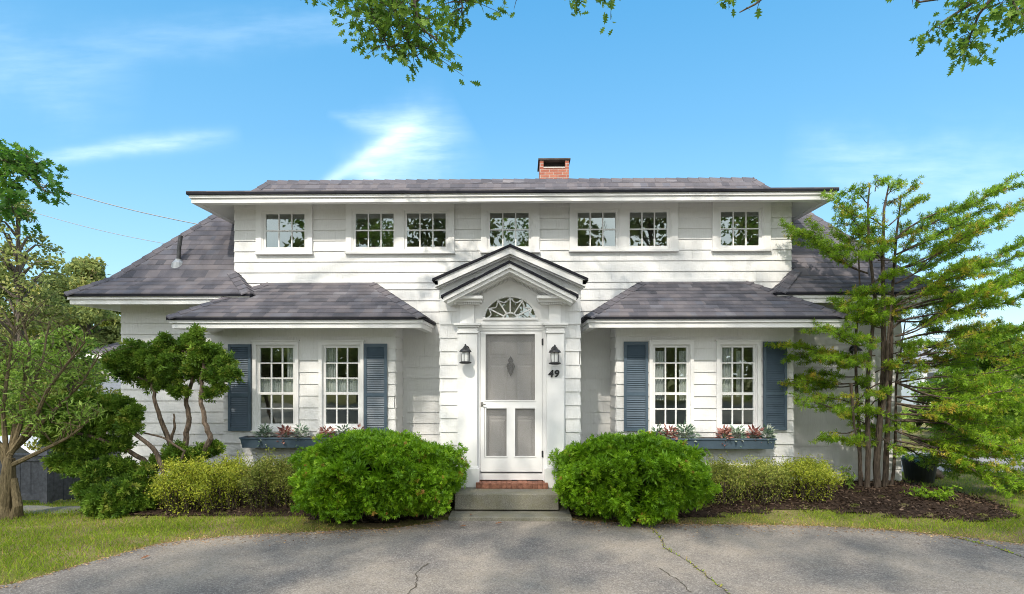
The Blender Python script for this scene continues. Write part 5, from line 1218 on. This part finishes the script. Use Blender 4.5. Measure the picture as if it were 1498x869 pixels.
wire('upper utility wire running from the maple branch to the left roof slope', (at(20, 256, 3.5), at(310, 332, 3.5)), .011, .10)
wire('lower fainter utility wire below the first, ending at the left roof slope', (at(40, 308, 6.5), at(262, 360, 6.5)), .008, .08)

# ------------------------------------------------------------------ right side: pot, stone, plants
def planter():
    v = at(1345, 698, .6); x, y, z = v.x, .6, float(gz(v.x, .6)); t = empty('planter_pot', (x, y, z), label='large black plastic pot on the lawn at the right corner of the house', cat='plant pot')
    m = MB(); m.lathe([(.20, z), (.215, z+.02), (.265, z+.36), (.285, z+.365), (.285, z+.415), (.262, z+.415), (.255, z+.36)], x, y, 28); m.build('pot', simple('black_plastic', (.018, .019, .021), .45, .4, var=.3), t)
    m = MB(); m.lathe([(.0, z+.355), (.257, z+.357)], x, y, 20); m.build('soil', simple('pot_soil', (.03, .02, .015), .95), t)
    h = empty('hosta', (x, y, z+.36), label='broad leaved hosta growing in the black pot', cat='plant'); n = 46; th = rng.uniform(0, 6.28, n); o = np.stack([np.cos(th), np.sin(th), rng.uniform(.1, .9, n)], 1)
    st = MB(); P = np.array([x, y, z+.37])+o*rng.uniform(.08, .2, (n, 1))
    for p in P: st.tube([(x+(p[0]-x)*.2, y+(p[1]-y)*.2, z+.34), tuple(p)], .005, 4)
    st.build('stems', simple('hosta_stem', (.12, .2, .06), .6), h)
    leaf_mesh('leaves', P, norm(o*[1, 1, .25]+[0, 0, -.1]), o*[-.2, -.2, 0]+[0, 0, 1], rng.uniform(.14, .22, n), rng.uniform(.14, .2, n), LEAF, leaf_mat('hosta_leaves', [(0, (.04, .11, .05)), (1, (.12, .22, .11))], .25), h)
    m = MB(); r = random.Random(5); v = at(1371, 690, .9); q = []
    for i in range(6):
        f = i/5; q.append((.11*math.sin(math.pi*(.12+.86*f))+.01, -.02+.2*f))
    m.lathe([(a, float(gz(v.x, .9))+b) for a, b in q], v.x, .9, 11); tag(m.build('garden_stone', FOUND, smooth=True), 'rounded grey stone on the grass beside the black pot', 'stone')
    wl = at(1246, 516, -.0); lantern(Vector((wl.x, 0, wl.z)), -.02, 'black wall lantern on the right wing behind the feathery conifer')
    # leafy twigs at the foot of the conifer
    for k, (px, py, Y, lab) in enumerate([(1240, 700, -.95, 'small leafy sapling left of the conifer trunks'), (1365, 735, -1.35, 'low trailing green plant spreading over the right mulch bed')]):
        v = at(px, py, Y); zz = float(gz(v.x, Y)); t = empty('bed_plant', (v.x, Y, zz), label=lab, cat='plant'); m = MB(); P = []
        for i in range(9 if k == 0 else 26):
            a = r.uniform(0, 6.283); e = Vector((v.x+r.uniform(.03, .10)*math.cos(a), Y+.1*math.sin(a), zz+r.uniform(.15, .42))) if k == 0 else Vector((v.x+r.uniform(.1, .42)*math.cos(a), Y+.22*math.sin(a), zz+r.uniform(.08, .2)))
            m.tube([(v.x, Y, zz-.02), tuple(e)], [.005, .002], 5); s = Vector((v.x, Y, zz)); P += [tuple(s.lerp(e, r.uniform(.35, 1))+Vector((r.gauss(0, .02), r.gauss(0, .02), 0))) for _ in range(12)]
        m.build('stems', BARK2, t); n = len(P); leaf_mesh('leaves', P, rand_dirs(n, .2), rand_dirs(n, 1.3), rng.uniform(.05, .085, n), rng.uniform(.03, .05, n), LEAF, PALELEAF if k == 0 else LARCH, t, rng.uniform(.1, .7, n))
planter()

# ------------------------------------------------------------------ beds, grass, litter
def inside(poly, x, y):
    c = np.zeros(len(x), bool)
    for (x0, y0), (x1, y1) in zip(poly, poly[1:]+poly[:1]):
        k = ((y0 > y) != (y1 > y)) & (x < (x1-x0)*(y-y0)/(y1-y0+1e-12)+x0); c ^= k
    return c
BED_L = [(-6.0, -1.9), (-5.4, -2.0), (-4.6, -2.1), (-3.8, -1.98), (-2.9, -1.95), (-2.4, -2.25), (-1.6, -2.3), (-1.0, -2.1), (-.8, -1.9), (-.78, -1.2), (-1.2, -.3), (-6.2, -.1)]
BED_R = [(.84, -1.95), (1.3, -2.0), (2.0, -2.05), (2.7, -2.0), (3.3, -1.8), (4.3, -1.72), (5.2, -1.95), (6.1, -2.12), (6.8, -1.95), (7.15, -1.4), (7.1, -.6), (6.8, .2), (6.6, -.05), (4.6, -.1), (1.1, -.3), (.82, -1.2)]
def mulch(poly, n, seed, label):
    global rng; rng = np.random.default_rng(seed)
    x0, x1 = min(p[0] for p in poly), max(p[0] for p in poly); y0, y1 = min(p[1] for p in poly), max(p[1] for p in poly)
    m = MB(); s = .14; gx, gy = int((x1-x0)/s)+2, int((y1-y0)/s)+2
    for i in range(gx):
        for j in range(gy):
            a, b = x0+i*s, y0+j*s
            if inside(poly, np.array([a+s/2]), np.array([b+s/2]))[0]:
                m.quad(*[(q, w, float(gz(q, w))+.012+.02*math.sin(q*9+w*5)*math.sin(w*11)**2) for q, w in ((a, b), (a+s, b), (a+s, b+s), (a, b+s))])
    tag(m.build('mulch_bed', simple('mulch_ground', (.045, .03, .022), .95, .1, var=.5, scale=22, bump=1, bscale=50)), kind='structure')
    x = rng.uniform(x0-.08, x1+.08, n*2); y = rng.uniform(y0-.08, y1+.05, n*2); jx, jy = rng.normal(0, .06, n*2), rng.normal(0, .05, n*2); k = inside(poly, x+jx, y+jy); x, y = x[k][:n], y[k][:n]; n = len(x)
    k2 = ~((np.abs(x) < .84) & (y > -2.3)); x, y = x[k2], y[k2]; n = len(x)
    P = np.stack([x, y, gz(x, y)+rng.uniform(.012, .05, n)], 1)
    tag(leaf_mesh('mulch_chips', P, rand_dirs(n)*[1, 1, .35], rand_dirs(n, 1.4), rng.uniform(.025, .07, n), rng.uniform(.012, .03, n), DIAMOND, CHIP, None, rng.beta(1.3, 2.6, n)), kind='stuff')
mulch(BED_L, 9000, 131, ''); mulch(BED_R, 12000, 132, '')
def grass():
    global rng; rng = np.random.default_rng(140); X = []; Y = []
    for (x0, x1, y0, y1, n) in [(-9.5, -2.2, -4.8, -1.6, 62000), (2.0, 9.5, -3.6, -1.4, 46000), (6.2, 12, -2.4, 1.6, 26000), (-12, -5.6, -1.8, 1.2, 15000)]:
        X.append(rng.uniform(x0, x1, n)); Y.append(rng.uniform(y0, y1, n))
    x, y = np.concatenate(X), np.concatenate(Y); ed = edge_y(x)
    patch = .5+.5*np.sin(x*2.1+1.3*np.sin(y*1.7))*np.cos(y*2.6+x*.7); patch2 = .5+.5*np.sin(x*5.3+y*3.1)*np.sin(y*6.7-x*2.2)
    dist = y-ed; wear = np.clip(1-dist/.5, 0, 1); wear = np.maximum(wear, .9*((x > -2.75) & (x < 2.6)))
    k = (dist > rng.uniform(-.045, .06, len(x))) & ~inside(BED_L, x+rng.normal(0, .05, len(x)), y+rng.normal(0, .05, len(x))) & ~inside(BED_R, x+rng.normal(0, .05, len(x)), y+rng.normal(0, .05, len(x)))
    k &= rng.random(len(x)) < (.30+.5*patch+.2*patch2)*(1-.6*wear)
    k &= ~((x > -6.9) & (y > -.1) & (x < 6.7)) & ~((y > 1.45) & (x > 7))
    x, y, wear, patch, patch2 = x[k], y[k], wear[k], patch[k], patch2[k]; n = len(x)
    T = np.clip(rng.normal(.29, .15, n)+.85*wear*rng.random(n)+.30*(1-patch)*patch2, 0, 1)
    T = np.where(rng.random(n) < .05, .97, T)
    L = (rng.uniform(.03, .07, n)+.05*rng.random(n)**6)*(1-.3*wear)
    P = np.stack([x, y, gz(x, y)-.004], 1); D = rng.normal(0, .55, (n, 3)); D[:, 2] = 1
    N = rng.normal(0, 1, (n, 3)); N[:, 2] = 0
    bl = tpl([(0, -.5), (.6, -.3, .08), (1, 0, .25), (.6, .3, .08), (0, .5)])
    tag(leaf_mesh('grass', P, D, N, L, rng.uniform(.004, .008, n), bl, GRASSM, None, T), kind='stuff')
grass()
def litter():
    global rng; rng = np.random.default_rng(150); r = random.Random(15)
    m = simple('fallen_leaf_brown', (.20, .09, .045), .8, var=.4, scale=60); G = 'fallen leaves on the asphalt near the steps'
    for k, (px, py, z, lab) in enumerate([(672, 771, .012, 'curled brown leaf on the asphalt in front of the steps, left of centre'), (724, 767, .012, 'dark curled leaf on the asphalt straight below the step slab'), (690, 753, .064, 'brown leaf lying on the low granite slab'),
                                          (205, 819, .012, 'small curled leaf on the asphalt near the left lawn edge')]):
        v = (at(px, py, 0)-Vector(CAM)); f = (z-CAM[2])/v.z; p = Vector(CAM)+v*f
        a = r.uniform(0, 6.28); o = leaf_mesh('fallen_leaf', [tuple(p+Vector((0, 0, .008)))], [(math.cos(a), math.sin(a), .15)], [(.2, -.3, 1)], [.10], [.06], OAK, m); tag(o, lab, 'leaf', G)
    n = 6500; x = rng.uniform(-4.6, 5.9, n); q = rng.normal(0, .13, n); y = edge_y(x)+np.where(rng.random(n) < .3, -np.abs(q)*1.6, q*.6); P = np.stack([x, y, np.where(y < edge_y(x), .012, gz(x, y)+.02)], 1); P = P[(np.abs(x) > .86)]; n = len(P)
    tag(leaf_mesh('leaf_litter', P, rand_dirs(n)*[1, 1, .2], rand_dirs(n, 2.5), rng.uniform(.010, .040, n), rng.uniform(.005, .016, n), DIAMOND, leaf_mat('litter', [(0, (.16, .08, .04)), (.6, (.38, .23, .11)), (1, (.50, .38, .20))], .1), None), kind='stuff')
    # flat path stones by the fence
    for k, (px, py, w, lab) in enumerate([(86, 751, .55, 'flat grey path stone on the grass right of the fence post'), (40, 741, .40, 'smaller flat path stone nearer the mossy trunk')]):
        v = (at(px, py, 0)-Vector(CAM)); f = (-.08-CAM[2])/v.z; p = Vector(CAM)+v*f; z = float(gz(p.x, p.y)); b = MB(); q = [(p.x+w*math.cos(a)*r.uniform(.8, 1.1), p.y+.22*math.sin(a)*r.uniform(.8, 1.1)) for a in [2*math.pi*i/9 for i in range(9)]]
        i0 = len(b.v); b.v += [(x, y, z-.05) for x, y in q]+[(x, y, z+.035) for x, y in q]; b.f += [tuple(range(9, 18))]+[(i, (i+1) % 9, 9+(i+1) % 9, 9+i) for i in range(9)]
        tag(b.build('path_stone', GRANITE), lab, 'stepping stone', 'flat stones near the fence')
litter()
